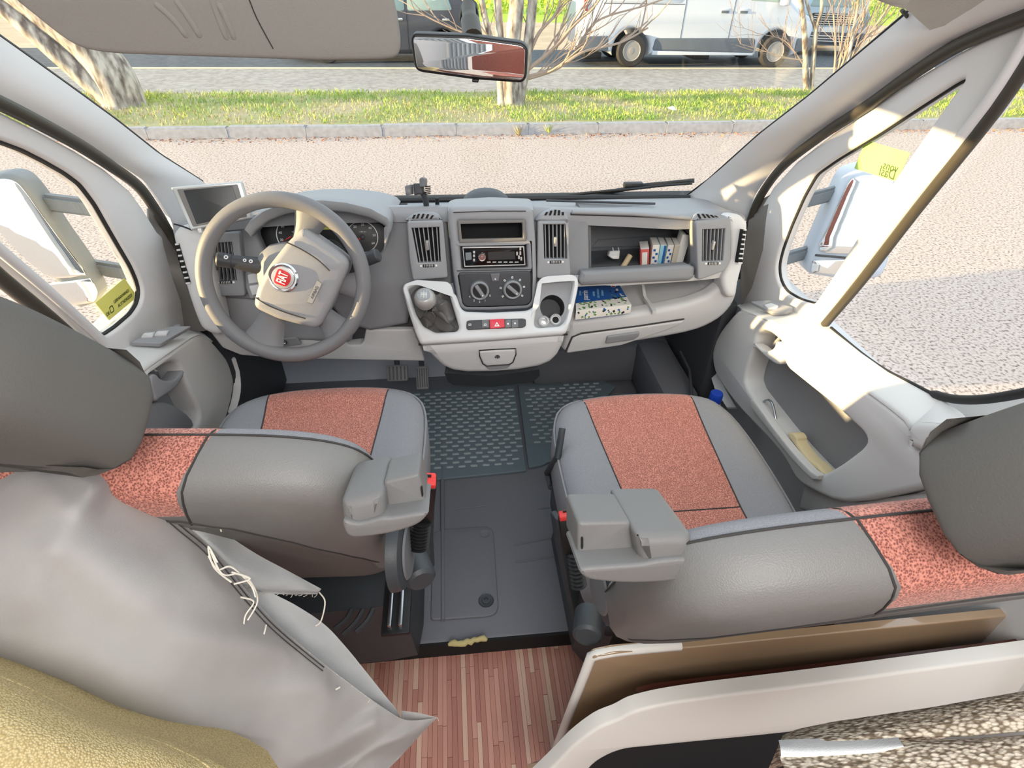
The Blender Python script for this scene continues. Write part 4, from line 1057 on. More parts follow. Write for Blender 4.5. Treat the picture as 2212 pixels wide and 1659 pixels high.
# ---- centre stack
st_out = [(976, 446), (1140, 446), (1152, 452), (1158, 520), (1160, 600), (1158, 652), (1144, 668), (1060, 672), (1002, 672), (990, 660), (980, 600), (968, 480), (968, 454)]
poc = [(991, 479), (1132, 478), (1134, 519), (994, 522)]
rdo = [(994, 529), (1137, 527), (1140, 578), (998, 582)]
cs = plate('centre_stack', rnd(fpl(st_out, .03), .012, 4), FP, .07, 'console_grey', db, .012, holes=[rnd(fpl(poc, .03), .004, 2), rnd(fpl(rdo, .03), .003, 2)], w0=.03)
loft('stack_top', [[fp3(968, 456, .022), fp3(1060, 452, .03), fp3(1152, 454, .022)], [at(970, 436, Y=1.62), at(1060, 430, Y=1.63), at(1148, 434, Y=1.62)], [at(985, 430, Y=1.72), at(1060, 426, Y=1.72), at(1138, 429, Y=1.72)]], 'console_grey', db, 16, thick=.012, smooth=3)
tube('stack_seam', [fp3(979, 459, .031), fp3(1060, 456, .031), fp3(1136, 456, .031)], .0014, 'seam', cs, 5)
plate('pocket_inner', fpl([(985, 474), (1138, 473), (1140, 524), (990, 526)], -.03), FP, .01, 'black_matte', cs, 0, w0=-.035)
plate('stack_pocket_frame', fpl([(989, 476), (1134, 475), (1137, 521), (992, 525)], .032), FP, .012, 'pillar_grey', cs, .002, holes=[fpl([(995, 484), (1128, 481), (1130, 514), (998, 517)], .032)], w0=.033)
# radio
rd = plate('radio', rnd(fpl([(997, 532), (1134, 530), (1137, 575), (1001, 579)], .03), .003), FP, .06, 'gloss_black', db, .002, w0=.026)
plate('radio_trim', fpl([(999, 534), (1132, 532), (1135, 573), (1003, 577)], .028), FP, .003, 'silver', rd, .0006, holes=[fpl([(1001, 536.5), (1130, 534.5), (1133, 571), (1005, 574.5)], .028)], w0=.0285)
plate('disc_slot', fpl([(1024, 538.5), (1118, 536.5), (1118, 540), (1024, 542)], .028), FP, .002, 'black_matte', rd, 0, w0=.0275)
u, v = FP.px(1041, 555, .03); lathe('volume_knob', [(.0115, 0), (.0115, .010), (.010, .013), (.007, .0125), (.001, .0135)], FP.to3(u, v, .026), FP.n, 'chrome', rd, 24)
plate('radio_display', fpl([(1054, 545), (1112, 543), (1113, 560), (1055, 562)], .028), FP, .002, 'screen', rd, 0, w0=.0275)
plate('radio_button', rnd(fpl([(1005, 546), (1018, 545), (1019, 561), (1006, 563)], .028), .002), FP, .004, 'mirror_grey', rd, .001, w0=.029)
for x, y in ((1024, 545), (1024, 553), (1024, 562)): 
    u, v = FP.px(x, y, .028); plate('radio_button', rnd(rectp(u, v, .006, .008), .002), FP, .004, 'silver', rd, .001, w0=.0285)
for x in (1056, 1068, 1080, 1092, 1104, 1116):
    u, v = FP.px(x, 566.5, .028); plate('preset_button', rnd(rectp(u, v, .011, .003), .001), FP, .003, 'silver', rd, .0005, w0=.0282)
for x, y in ((1117, 548), (1124, 547), (1121, 556), (1126, 559), (1124, 537)):
    u, v = FP.px(x, y, .028); plate('preset_button', rnd(rectp(u, v, .005, .010), .001), FP, .003, 'silver', rd, .0005, w0=.0282)
# climate panel
cp_ = plate('climate_panel', rnd(fpl([(990, 588), (1145, 585), (1147, 650), (1136, 658), (1010, 662), (1000, 655)], .03), .008), FP, .01, 'dark_plastic', db, .003, w0=.036)
tube('panel_gap', [fp3(987, 585, .032), fp3(1060, 583.5, .032), fp3(1148, 582, .032)], .0018, 'black_plastic', cs, 5)
for cx, cy, ang in ((1036, 627, -58), (1107, 625, -42)):
    u, v = FP.px(cx, cy, .037); o = FP.to3(u, v, .036)
    plate('knob_surround', circp(u, v, .031, 36), FP, .003, 'base_dark', cp_, .001, w0=.0375)
    kn = lathe('climate_knob', [(.0265, 0), (.0265, .010), (.0255, .014), (.0235, .016), (.0205, .013), (.020, .008), (.001, .007)], o, FP.n, 'console_grey', cp_, 36)
    lathe('knob_recess', [(.0202, .0075), (.0202, .0086), (.001, .0088)], o, FP.n, 'black_plastic', kn, 32)
    a = rad(ang); plate('knob_grip', rnd(rectp(u, v, .040, .0105, a), .003), FP, .014, 'grey_plastic', kn, .002, w0=.0535)
    plate('knob_mark', rnd(rectp(u + .0145 * math.cos(a), v + .0145 * math.sin(a), .004, .003, a), .001), FP, .001, 'print_white', kn, 0, w0=.0545)
u, v = FP.px(1036, 627, .037)
for s, a in (('4', 212), ('3', 240), ('2', 268), ('1', 296), ('0', 330)): text('numeral', s, FP.mat(u + .034 * math.cos(rad(a)), v + .034 * math.sin(rad(a)), .0366), .009, 'print_white', cp_)
u, v = FP.px(1107, 625, .037)
for a in (-35, 10, 50, 90, 130, 172, 215):
    c = (u + .034 * math.cos(rad(a)), v + .034 * math.sin(rad(a))); ic = plate('airflow_icon', rnd(rectp(c[0], c[1], .006, .005, rad(a)), .001), FP, .0006, 'print_white', cp_, 0, w0=.0366, holes=[rectp(c[0], c[1], .003, .002, rad(a))])
rb_ = plate('recirculation_button', rnd(fpl([(1059, 591), (1080, 590.5), (1077, 607), (1063, 607.5)], .037), .002), FP, .008, 'mid_plastic', cp_, .0015, w0=.0395)
u, v = FP.px(1070, 603, .04); plate('indicator', circp(u, v, .0022, 10), FP, .001, 'print_white', rb_, 0, w0=.0398)
# ---- centre console deck with gear lever well, switches and cup holder
deck = [(868, 622), (872, 612), (885, 607), (905, 606), (985, 634), (995, 664), (1004, 672), (1060, 674), (1140, 670), (1156, 660), (1162, 604), (1200, 600), (1244, 597), (1251, 604), (1250, 622), (1240, 668), (1230, 705), (1222, 722), (1070, 734), (908, 744), (898, 722), (884, 680)]
boot_h = [(880, 622), (900, 614), (966, 618), (972, 640), (988, 694), (992, 708), (986, 716), (940, 718), (914, 704), (900, 680)]
cup_h = [(1172, 610), (1180, 606), (1238, 602), (1240, 612), (1224, 690), (1212, 704), (1160, 708), (1154, 700), (1162, 650)]
dk = plate('console_deck', rnd(CP.pxl(deck), .010, 3), CP, .05, 'light_plastic', db, .012, holes=[rnd(CP.pxl(boot_h), .008, 3), rnd(CP.pxl(cup_h), .012, 3)])
plate('gear_well', CP.pxl([(870, 606), (978, 606), (1000, 724), (895, 724)]), CP, .006, 'mid_plastic', dk, 0, w0=-.035)
cpP = Pl(CP.to3(0, 0, -.004), CP.n)
cup_c = CP.px(1193, 664, -.03)
cup_panel = plate('cup_tray', CP.pxl([(1165, 598), (1250, 594), (1230, 716), (1146, 716)], -.03), CP, .006, 'console_grey', dk, .001, holes=[circp(cup_c[0], cup_c[1], .036, 32)], w0=-.028)
o_ = CP.to3(cup_c[0], cup_c[1], -.03)
bm = fixn(lathe_vf([(.036, .0), (.0355, -.03), (.034, -.06), (.001, -.06)], o_, CP.n, 32, False)); objbm('cup_holder', bm, 'dark_plastic', dk)
for x, y, kind in ((1175, 694, 0), (1201, 690, 1)):
    u, v = CP.px(x, y, -.02); o_ = CP.to3(u, v, -.028)
    so = lathe('power_socket', [(.017, 0), (.017, .006), (.014, .009), (.0115, .008), (.011, .002), (.001, .001)], o_, CP.n, 'silver', dk, 24)
    if kind == 0: lathe('lighter_knob', [(.009, .002), (.009, .012), (.008, .015), (.001, .0155)], o_, CP.n, 'chrome', so, 20)
    else: lathe('socket_core', [(.0095, .003), (.0095, .0045), (.001, .0045)], o_, CP.n, 'black_matte', so, 20)
ss = plate('switch_strip', rnd(CP.pxl([(1008, 694), (1014, 692), (1130, 688), (1136, 690), (1136, 704), (1130, 708), (1010, 713), (1007, 708)]), .004), CP, .012, 'dark_plastic', dk, .002, w0=.004)
hz = plate('hazard_switch', rnd(CP.pxl([(1057, 691), (1089, 689), (1090, 708), (1058, 711)]), .002), CP, .012, 'hazard_red', ss, .002, w0=.009)
u, v = CP.px(1073, 702); plate('triangle_mark', [(u - .0075, v - .005), (u + .0075, v - .005), (u, v + .0075)], CP, .0006, 'print_white', hz, 0, w0=.0096, holes=[[(u - .003, v - .0025), (u + .003, v - .0025), (u, v + .003)]])
for x0, x1 in ((1040, 1057), (1090, 1104), (1104, 1120)):
    plate('strip_button', rnd(CP.pxl([(x0 + .8, 691.5), (x1 - .8, 690.5), (x1 - .8, 707.5), (x0 + .8, 709)]), .001), CP, .008, 'mid_plastic', ss, .001, w0=.006)
for x, y, s in ((1015, 702, 'rect'), (1048, 702, 'rect'), (1097, 700, 'dot'), (1112, 699, 'dot')):
    u, v = CP.px(x, y)
    if s == 'rect': plate('switch_icon', rnd(rectp(u, v, .007, .0055), .001), CP, .0006, 'print_white', ss, 0, w0=.0068, holes=[rectp(u, v, .0045, .003)])
    else: plate('switch_icon', circp(u, v, .0028, 12), CP, .0006, 'print_white', ss, 0, w0=.0068)
# drawer below
drw = [(906, 745), (1070, 735), (1224, 723), (1219, 744), (1206, 770), (1190, 786), (1165, 796), (1120, 804), (1070, 808), (1010, 809), (978, 805), (955, 795), (935, 776), (918, 756)]
hh = [(1036, 758), (1112, 754), (1113, 764), (1106, 782), (1098, 786), (1052, 789), (1044, 784), (1037, 768)]
dwr = plate('drawer', rnd(DP.pxl(drw, .02), .008, 3), DP, .12, 'light_plastic', db, .022, w0=.02)
tube('drawer_gap', [DP.to3(*DP.px(x, y, .012), .012) for x, y in ((904, 744), (1070, 734), (1226, 722))], .003, 'black_plastic', dwr, 6)
hw = plate('drawer_handle', rnd(DP.pxl(hh, .022), .006), DP, .014, 'light_plastic', dwr, .004, w0=.026)
tube('handle_gap', [DP.to3(*DP.px(x, y, .0235), .0235) for x, y in ((1035, 757), (1036, 770), (1043, 786), (1051, 791), (1099, 788), (1108, 783), (1115, 765), (1114, 753), (1075, 754.5))], .0016, 'black_plastic', dwr, 6, closed=True)
plate('handle_recess', rnd(DP.pxl([(1042, 778), (1108, 775), (1104, 788), (1096, 796), (1056, 799), (1048, 792)], .022), .006), DP, .01, 'console_grey', dwr, .002, w0=.0225)
u, v = DP.px(1074, 770, .027); lathe('drawer_lock', [(.0075, 0), (.0075, .003), (.0055, .0035), (.005, .001)], DP.to3(u, v, .026), DP.n, 'chrome', hw, 20)
plate('lock_slot', rectp(u, v, .0018, .007), DP, .001, 'black_matte', hw, 0, w0=.0292)
# foot of the console
loft('console_foot', [[at(960, 806, Y=1.46), at(1060, 812, Y=1.46), at(1165, 798, Y=1.46)], [at(968, 825, Y=1.50), at(980, 832, Y=1.50), at(1060, 836, Y=1.50), at(1150, 826, Y=1.50), at(1166, 812, Y=1.5)]], 'base_dark', db, 16, thick=.05)
# steering column shroud
cw = Vector((-.512, 1.287, .822))
axis = Vector((0, -math.cos(.345), math.sin(.345)))
def ring(c, w, h, n=20): 
    x = Vector((1, 0, 0)); y = axis.cross(x); return [c + x * w * math.copysign(abs(math.cos(a)) ** .6, math.cos(a)) + y * h * math.copysign(abs(math.sin(a)) ** .6, math.sin(a)) for a in [2 * math.pi * i / n for i in range(n)]]
loft('column_shroud', [ring(cw - axis * d, w, h) for d, w, h in ((.035, .055, .055), (.05, .08, .075), (.12, .095, .085), (.20, .10, .085), (.34, .10, .08))], 'grey_plastic', db, 20, closed=True, cap=True)
# stalks
def stalk(name, a, b, r0, r1, endm):
    a = Vector(a); b = Vector(b); d = (b - a).normalized()
    s = lathe(name, [(r0, 0), (r0 * 1.02, .03), (r1, (b - a).length - .035), (r1 * 1.12, (b - a).length - .033), (r1 * 1.15, (b - a).length - .004), (r1 * .95, (b - a).length)], a, d, 'dark_plastic', db, 16)
    return s
stL = stalk('indicator_stalk', at(592, 580, Y=1.36), at(467, 559, Y=1.345), .022, .0155, 0)
for t, s_ in ((.30, .0045), (.42, .004), (.78, .005)):
    p = at(580, 574, Y=1.345).lerp(at(470, 556, Y=1.33), t)
    q = Pl(p + Vector((0, -.014, .012)), (0, -.75, .65)); plate('stalk_icon', circp(0, 0, s_, 14), q, .002, 'print_white', stL, 0, holes=[circp(0, 0, s_ * .5, 10)])
stR = stalk('wiper_stalk', at(735, 585, Y=1.36), at(818, 550, Y=1.345), .022, .015, 0)
# sensor dome on the dash top
dm = lathe('sensor_dome', [(.075, 0), (.072, .010), (.058, .022), (.035, .030), (.001, .034)], at(1050, 432, Y=1.80) - Vector((0, 0, .006)), (0, -.1, 1), 'base_dark', db, 32)
# wheel hub of the wiper outside
# ------------------------------------------------------------------ steering wheel
sw = thing('steering_wheel', 'grey four spoke steering wheel with red round badge turned to the left', 'steering wheel', cw)
WPL = Pl(cw, axis)
Rm = .186
turn = rad(64)
def polar(r, a, w=0.0): return WPL.to3(r * math.cos(a), r * math.sin(a), w)
rim = objbm('rim', fixn(tube_vf([polar(Rm, 2 * math.pi * i / 72) for i in range(72)], .0185, 16, True)), 'wheel_rim', sw, 60)
def spoke(a, wd0, wd1, name='spoke'):
    A = rad(a); rows = []
    for t in (0, .25, .5, .75, 1.0):
        r = .06 + (Rm - .06) * t; wd = wd0 + (wd1 - wd0) * t ** 2; w = -.012 + .012 * t - .010 * math.sin(math.pi * t)
        c = []
        for k in range(12):
            q = 2 * math.pi * k / 12
            u, v = wd * math.copysign(abs(math.cos(q)) ** .7, math.cos(q)), .013 * math.sin(q)
            c.append(WPL.to3(r * math.cos(A) - u * math.sin(A), r * math.sin(A) + u * math.cos(A), w + v))
        rows.append(c)
    return loft(name, rows, 'wheel_rim', sw, 12, closed=True, cap=True, smooth=2)
spoke(62, .020, .050); spoke(-7, .018, .040); spoke(-50, .020, .046); spoke(-116, .028, .058)
pad = [(640, 503), (650, 494), (662, 496), (735, 546), (752, 562), (752, 580), (716, 660), (690, 706), (676, 711), (600, 690), (553, 668), (547, 655), (556, 620), (580, 575), (618, 525)]
pd = plate('airbag_cover', rnd(WPL.pxl(pad, .025), .012, 4), WPL, .06, 'wheel_pad', sw, .016, w0=.028, bow=lambda u, v: .010 * max(0, 1 - (u * u + v * v) / .012))
def wp3(x, y, w): 
    u, v = WPL.px(x, y, w); return WPL.to3(u, v, w)
for q in ([(616, 522), (650, 538), (685, 560), (712, 585)], [(553, 643), (580, 660), (620, 676), (660, 688)]): tube('crease', spl([wp3(x, y, .033) for x, y in q], 4), .0016, 'seam', pd, 6)
u, v = WPL.px(612, 600, .035); bo = WPL.to3(u, v, .031)
bd = lathe('badge', [(.0345, 0), (.0345, .004), (.031, .0075), (.0285, .0065), (.0265, .0065), (.0265, .0075), (.001, .0085)], bo, axis, 'chrome', pd, 40)
plate('badge_disc', circp(u, v, .0255, 36), WPL, .002, 'silver', bd, .0005, w0=.0405)
def turned(x, y): return (u + x * math.cos(turn) - y * math.sin(turn), v + x * math.sin(turn) + y * math.cos(turn))
plate('badge_field', spl([turned(x, y) for x, y in ((-.016, .015), (0, .017), (.016, .015), (.018, .002), (.015, -.013), (0, -.018), (-.015, -.013), (-.018, .002))], 4, True), WPL, .001, 'red', bd, .0003, w0=.0412)
text('badge_lettering', 'FIAT', WPL.mat(u, v, .0416, turn) @ Matrix.Diagonal((.82, 1.75, 1, 1)), .0165, 'white', bd, ext=.0006, bold=.0004)
lab = [(668, 655), (682, 607), (697, 612), (684, 656)]
lb_ = WPL.pxl([(663, 652), (686, 604), (697, 612), (676, 656)], .03)
plate('label_frame', rnd(lb_, .002), WPL, .001, 'mid_plastic', pd, .0002, w0=.0345)
plate('label_field', rnd(inset2(lb_, .0009), .0015), WPL, .001, 'wheel_pad', pd, 0, w0=.0348)
cx_ = sum(p[0] for p in lb_) / 4; cy_ = sum(p[1] for p in lb_) / 4
text('label_lettering', 'AIRBAG', WPL.mat(cx_, cy_, .0350, math.atan2(lb_[1][1] - lb_[0][1], lb_[1][0] - lb_[0][0])), .0095, 'seam', pd)
# ------------------------------------------------------------------ gear lever
gl = thing('gear_lever', 'grey gear lever with ball knob over a creased leather boot', 'gear lever', at(930, 690, Y=1.43))
kc = at(918, 646, Y=1.345)
boot = []
random.seed(3)
base_c = CP.pxl([(884, 640), (902, 616), (940, 616), (966, 624), (974, 650), (986, 690), (990, 712), (965, 716), (930, 716), (908, 700), (892, 668)])
bl = spl([CP.to3(a, b, -.03) for a, b in base_c], 4, True)
def morph(t, sw_):
    out = []
    n = len(bl)
    for i, p in enumerate(bl):
        a = 2 * math.pi * i / n
        c = kc + Vector((.004, .012, -.028)); q = p.lerp(c + (p - kc).normalized() * .022, t)
        out.append(q + Vector((.006 * math.sin(5 * a + 7 * t) * sw_, -.006 * sw_ * math.cos(6 * a + 9 * t), .005 * math.sin(9 * a) * sw_)))
    return out
loft('boot', [morph(0, 0), morph(.18, 1.6), morph(.38, 1.2), morph(.55, 1.9), morph(.72, 1.2), morph(.86, 1.6), morph(1, .3)], 'boot', gl, 60, closed=True, smooth=3, ang=80)
ax_ = Vector((-.05, -.55, .83)).normalized()
lathe('knob', [(.012, -.03), (.016, -.022), (.024, -.012), (.0285, .002), (.0285, .014), (.025, .024), (.018, .030), (.008, .033), (.001, .0335)], kc - ax_ * .008, ax_, 'knob_silver', gl, 32, 60)
lathe('knob_cap', [(.0165, 0), (.0165, .0016), (.001, .003)], kc + ax_ * .0225, ax_, 'console_grey', gl, 32)
kp = Pl(kc + ax_ * .0262, ax_)
for dx in (-.007, 0, .007): plate('shift_mark', rectp(dx, 0, .0012, .013), kp, .0008, 'print_white', gl, 0)
plate('shift_mark', rectp(0, 0, .014, .0012), kp, .0008, 'print_white', gl, 0)
for dx, s in ((-.007, '1'), (0, '3'), (.007, '5')): text('shift_numeral', s, kp.mat(dx, .0095, .0004), .005, 'print_white', gl)
for dx, s in ((-.007, '2'), (0, '4'), (.007, 'R')): text('shift_numeral', s, kp.mat(dx, -.0095, .0004), .005, 'print_white', gl)
from mathutils.bvhtree import BVHTree
# ------------------------------------------------------------------ seats
def pillow_bm(outline, rings, to3):
    """closed cushion from an outline; rings = (scale towards the middle, height)"""
    cx = sum(p[0] for p in outline) / len(outline); cy = sum(p[1] for p in outline) / len(outline)
    V = []; F = []; m = len(outline)
    for s, h in rings:
        if s <= .05: L = inset2(outline, s) if s else outline
        else:
            L0 = inset2(outline, .05); k = max(0.0, 1 - (s - .05) / max(.05, min(abs(p[0] - cx) for p in L0 if abs(p[1] - cy) < .06)))
            L = [(cx + (p[0] - cx) * k, cy + (p[1] - cy) * k) for p in L0]
        for p in L: V.append(to3(p[0], p[1], h))
    for i in range(len(rings) - 1):
        for j in range(m): F.append((i * m + j, i * m + (j + 1) % m, (i + 1) * m + (j + 1) % m, (i + 1) * m + j))
    F.append(tuple(range(m))); F.append(tuple((len(rings) - 1) * m + j for j in range(m)))
    bm = fixn((V, F))
    bmesh.ops.poke(bm, faces=[f for f in bm.faces if len(f.verts) > 4])
    return bm
def cut_faces(bm, plane_co, plane_no):
    bmesh.ops.bisect_plane(bm, geom=bm.verts[:] + bm.edges[:] + bm.faces[:], plane_co=plane_co, plane_no=plane_no, dist=1e-5)
def take(bm, test):
    """new bmesh with only the faces that pass the test"""
    c = bm.copy(); bmesh.ops.delete(c, geom=[f for f in c.faces if not test(f.calc_center_median())], context='FACES')
    return c
def seat(name, label, o, zc, yf, yb, xc, back_o, side, xl, xr, vb, yw=0.0, su=1.0, hs=1.0):
    """o: origin on the floor, zc: height of the cushion top, yf/yb: cushion front and back, side: +1 when the aisle is on the right"""
    t = thing(name, label, 'seat', o, 'front seats of the cab')
    # --- cushion: dense grid shaped by an outline
    hw = (xr - xl) / 2; xm = (xl + xr) / 2
    outl = rnd([(-hw * .96, yb), (hw * .96, yb), (hw * 1.04, yb + .25), (hw * 1.0, yf - .06), (hw * .55, yf), (-hw * .55, yf), (-hw * 1.0, yf - .06), (-hw * 1.04, yb + .25)], [.06, .06, .25, .16, .25, .25, .16, .25], 8)
    T3 = lambda u, v, h: Vector((xm + u, v, h))
    nU, nV = 26, 28
    us = [-hw * 1.1 + 2.2 * hw * i / nU for i in range(nU + 1)]
    sx = .146
    rings = [(0.05, zc - .17), (0.012, zc - .17), (.0, zc - .14), (.0, zc - .05), (.004, zc - .03), (.014, zc - .012), (.03, zc - .002), (.05, zc + .002), (.08, zc + .001), (.115, zc - .004), (.15, zc - .008), (.19, zc - .010)]
    bm = pillow_bm(outl, rings, T3)
    # two slanting seams split the centre insert from the bolsters
    sgn = side
    A0 = (sx + .012, yf); A1 = (sx - .030, yb)
    for s in (-1, 1):
        d = Vector((s * (A0[0] - A1[0]), yf - yb, 0)); nrm = Vector((d.y, -d.x, 0)).normalized()
        cut_faces(bm, Vector((xm + s * A1[0], yb, 0)), nrm)
    ymid = yb + .16
    cut_faces(bm, Vector((xm, ymid, 0)), Vector((0, 1, 0)))
    def halfw(y): return A1[0] + (A0[0] - A1[0]) * (y - yb) / (yf - yb)
    isred = lambda c: abs(c.x - xm) < halfw(c.y) and c.z > zc - .045
    g = take(bm, lambda c: not isred(c)); objbm('seat_cushion', g, 'grey_fabric', t, 50)
    r = take(bm, lambda c: isred(c) and c.y > ymid); objbm('cushion_insert', r, 'red_fabric', t, 50)
    r = take(bm, lambda c: isred(c) and c.y <= ymid); objbm('cushion_insert', r, 'red_fabric', t, 50)
    bv_ = BVHTree.FromBMesh(bm); bm.free()
    def down(x, y):
        h = bv_.ray_cast(Vector((x, y, 2)), Vector((0, 0, -1)))[0]
        return h if h else None
    for s in (-1, 1):
        L = [down(xm + s * halfw(y), y) for y in [yb + .01 + (yf - yb - .016) * i / 24 for i in range(25)]]
        tube('seam', [p for p in L if p], .0018, 'seam', t, 6)
    L = [down(xm + halfw(ymid) * (2 * i / 8 - 1), ymid) for i in range(9)]
    tube('seam', [p for p in L if p], .0018, 'seam', t, 6)
    tube('piping', spl([T3(p[0], p[1], zc - .022) for p in inset2(outl, .004)][::3], 2, True), .003, 'grey_fabric', t, 6, closed=True)
    # --- backrest
    ca, sa = math.cos(rad(26)), math.sin(rad(26))
    cy_, sy_ = math.cos(yw), math.sin(yw)
    bu = Vector((cy_, sy_, 0)); bf = Vector((-sy_, cy_, 0)); bv = bf * -sa + Vector((0, 0, ca)); bw = bf * -ca - Vector((0, 0, sa)); bo = Vector(back_o)
    B3 = lambda u, v, w: bo + bu * u + bv * v + bw * w
    def outline_b(n=5):
        h = [(0, vb), (.17 * su, vb), (.225 * su, vb + .015), (.252 * su, vb + .07), (.266 * su, .15), (.278 * su, .25), (.283 * su, .34), (.280 * su, .405), (.262 * su, .452), (.22 * su, .480), (.15 * su, .492), (0, .495)]
        h = spl([Vector(p) for p in h], n)
        return [(-p.x, p.y) for p in h[1:-1]][::-1] + [(h[0].x, h[0].y)] + [(p.x, p.y) for p in h[1:]]
    ob = outline_b()
    rb_ = [(.16, -.085), (.10, -.095), (.05, -.102), (.022, -.102), (.008, -.096), (.0, -.083), (.0, -.06), (.003, -.035), (.012, -.018), (.028, -.010), (.055, -.003), (.10, .002), (.16, .003)]
    bm = pillow_bm(ob, rb_, B3)
    bx_ = .172; tp_ = .46
    for s in (-1, 1): cut_faces(bm, B3(s * bx_, 0, -.085), bu + bw * (s * tp_))
    vred = .435
    cut_faces(bm, B3(0, vred, .0), bv)
    cut_faces(bm, B3(0, 0, -.085), bw)
    def loc(c): d = c - bo; return d.dot(bu), d.dot(bv), d.dot(bw)
    def kind(c):
        u, v, w = loc(c)
        if abs(u) < bx_ - tp_ * (w + .085) and (v > vred or w < -.085): return 'red'
        if w < -.085: return 'frontl' if u < 0 else 'frontr'
        return 'side'
    for k, m_, nm in (('red', 'red_fabric', 'backrest_insert'), ('frontl', 'grey_fabric', 'front_bolster'), ('frontr', 'grey_fabric', 'front_bolster'), ('side', 'grey_vinyl', 'backrest')):
        objbm(nm, take(bm, lambda c, k=k: kind(c) == k), m_, t, 60)
    bvh = BVHTree.FromBMesh(bm); bm.free()
    def rear(u, v, off=0.0):
        h = bvh.ray_cast(B3(u, v, .4), -bw)[0]
        return h + bw * off if h else None
    def vtop(u):
        a = abs(u); K = [(0, .43), (.10 * su, .42), (.142 * su, .385), (.18 * su, .30), (.215 * su, .18), (.236 * su, .08), (.248 * su, vb + .05)]
        for (x0, y0), (x1, y1) in zip(K, K[1:]):
            if a <= x1: return y0 + (y1 - y0) * (a - x0) / (x1 - x0)
        return vb + .05
    V = []; F = []; nu, nv = 48, 14
    for i in range(nu + 1):
        u = (-.240 + .480 * i / nu) * su; v1 = vtop(u); v0 = vb + .012 + .06 * max(0, (abs(u) / su - .16) / .09) ** 2
        v0 = min(v0, v1 - .004)
        for j in range(nv + 1):
            v = v0 + (v1 - v0) * j / nv
            h = rear(u, v, .0012 if 0 < j < nv and 0 < i < nu else -.0006) or B3(u, v, -.05); V.append(h)
    for i in range(nu):
        for j in range(nv): F.append((i * (nv + 1) + j, (i + 1) * (nv + 1) + j, (i + 1) * (nv + 1) + j + 1, i * (nv + 1) + j + 1))
    obj('rear_panel', V, F, 'dark_vinyl', t, 60)
    tube('seam', [p for p in (rear((-.246 + .492 * i / 60) * su, vtop((-.246 + .492 * i / 60) * su), .0002) for i in range(61)) if p], .0016, 'seam', t, 6)
    # seams along the front rim and over the top at both sides of the red insert
    tube('seam', spl([B3(p[0], p[1], -.085) for p in inset2(ob, .0)][::4], 2, True), .0016, 'seam', t, 6, closed=True)
    for s in (-1, 1):
        L = []
        for i in range(24):
            a = rad(25 + 110 * i / 23); wv = -.06 + .075 * math.cos(a)
            c = B3(s * (bx_ - tp_ * (wv + .085)), .38, -.06); d = bw * math.cos(a) + bv * math.sin(a)
            h = bvh.ray_cast(c + d * .5, -d)[0]
            if h: L.append(h)
        if len(L) > 3: tube('seam', L, .0016, 'seam', t, 6)
    # --- headrest on two rods
    for s in (-1, 1): tube('headrest_rod', [B3(.06 * s, .49, -.055), B3(.06 * s, .61, -.06)], .007, 'steel', t, 8)
    hc = [(-.11, .538), (0, .534), (.11, .538), (.137, .546), (.138, .566), (.118, .622), (.092, .672), (.055, .705), (0, .712), (-.055, .705), (-.092, .672), (-.118, .622), (-.138, .566), (-.137, .546)]
    hc = [(x * .92, .53 + (y - .534) * hs) for x, y in hc]
    hp_ = [(p.x, p.y) for p in spl([Vector(p) for p in hc], 5, True)]
    hb = pillow_bm(hp_, [(.045, -.15), (.026, -.145), (.010, -.13), (.002, -.11), (.0, -.085), (.0, -.055), (.005, -.036), (.016, -.024), (.034, -.017), (.048, -.015)], B3)
    objbm('headrest', hb, 'headrest_vinyl', t, 70)
    # --- armrest bracket on the aisle side
    return t, B3
D_XM, P_XM = -.464, .395
dseat, DB3 = seat('driver_seat', 'driver seat with red and grey cushion standing behind the steering wheel', (D_XM, .95, 0), .53, 1.262, .80, D_XM, (-.558, .680, .515), 1, -.700, -.196, -.12, rad(-4), 1.22, 1.12)
pseat, PB3 = seat('passenger_seat', 'passenger seat with red and grey cushion standing beside the right door', (P_XM, .9, 0), .465, 1.250, .64, P_XM, (.447, .474, .533), -1, .138, .655, -.07, rad(2), 1.26, .80)
# armrest brackets seen folded against the backs
def armrest(t, pts_plate, pts_block, pts_lip, Y, hole, dark):
    A = tilted(Y, .8, 20)
    p = plate('armrest_arm', rnd(A.pxl(pts_plate), .005), A, .06, 'armrest_grey', t, .004, w0=.0)
    plate('armrest_pad', rnd(A.pxl(pts_block), [.006, .010, .02, .01], 4), A, .10, 'armrest_grey', t, .012, w0=.024)
    plate('armrest_lip', spl(A.pxl(pts_lip, .012), 3, True), A, .07, 'armrest_grey', t, .004, w0=.030)
    plate('slot', rnd(A.pxl(hole, .001), .003), A, .003, 'black_matte', p, 0, w0=.0012)
armrest(dseat, [(828, 1040), (905, 1022), (921, 1086), (836, 1100)], [(743, 1062), (834, 1042), (840, 1120), (750, 1130)], [(748, 1106), (780, 1112), (830, 1100), (850, 1100), (921, 1089), (922, 1100), (900, 1118), (850, 1134), (790, 1143), (762, 1142), (750, 1128)], .40, [(908, 1052), (912, 1050), (915, 1072), (911, 1074)], 0)
armrest(pseat, [(1248, 1128), (1362, 1126), (1373, 1196), (1247, 1206)], [(1359, 1130), (1478, 1128), (1498, 1204), (1372, 1214)], [(1246, 1207), (1300, 1201), (1372, 1196), (1420, 1188), (1499, 1184), (1499, 1204), (1484, 1226), (1440, 1234), (1360, 1238), (1290, 1234), (1256, 1226)], .30, [(1255, 1160), (1260, 1160), (1260, 1185), (1255, 1187)], 0)
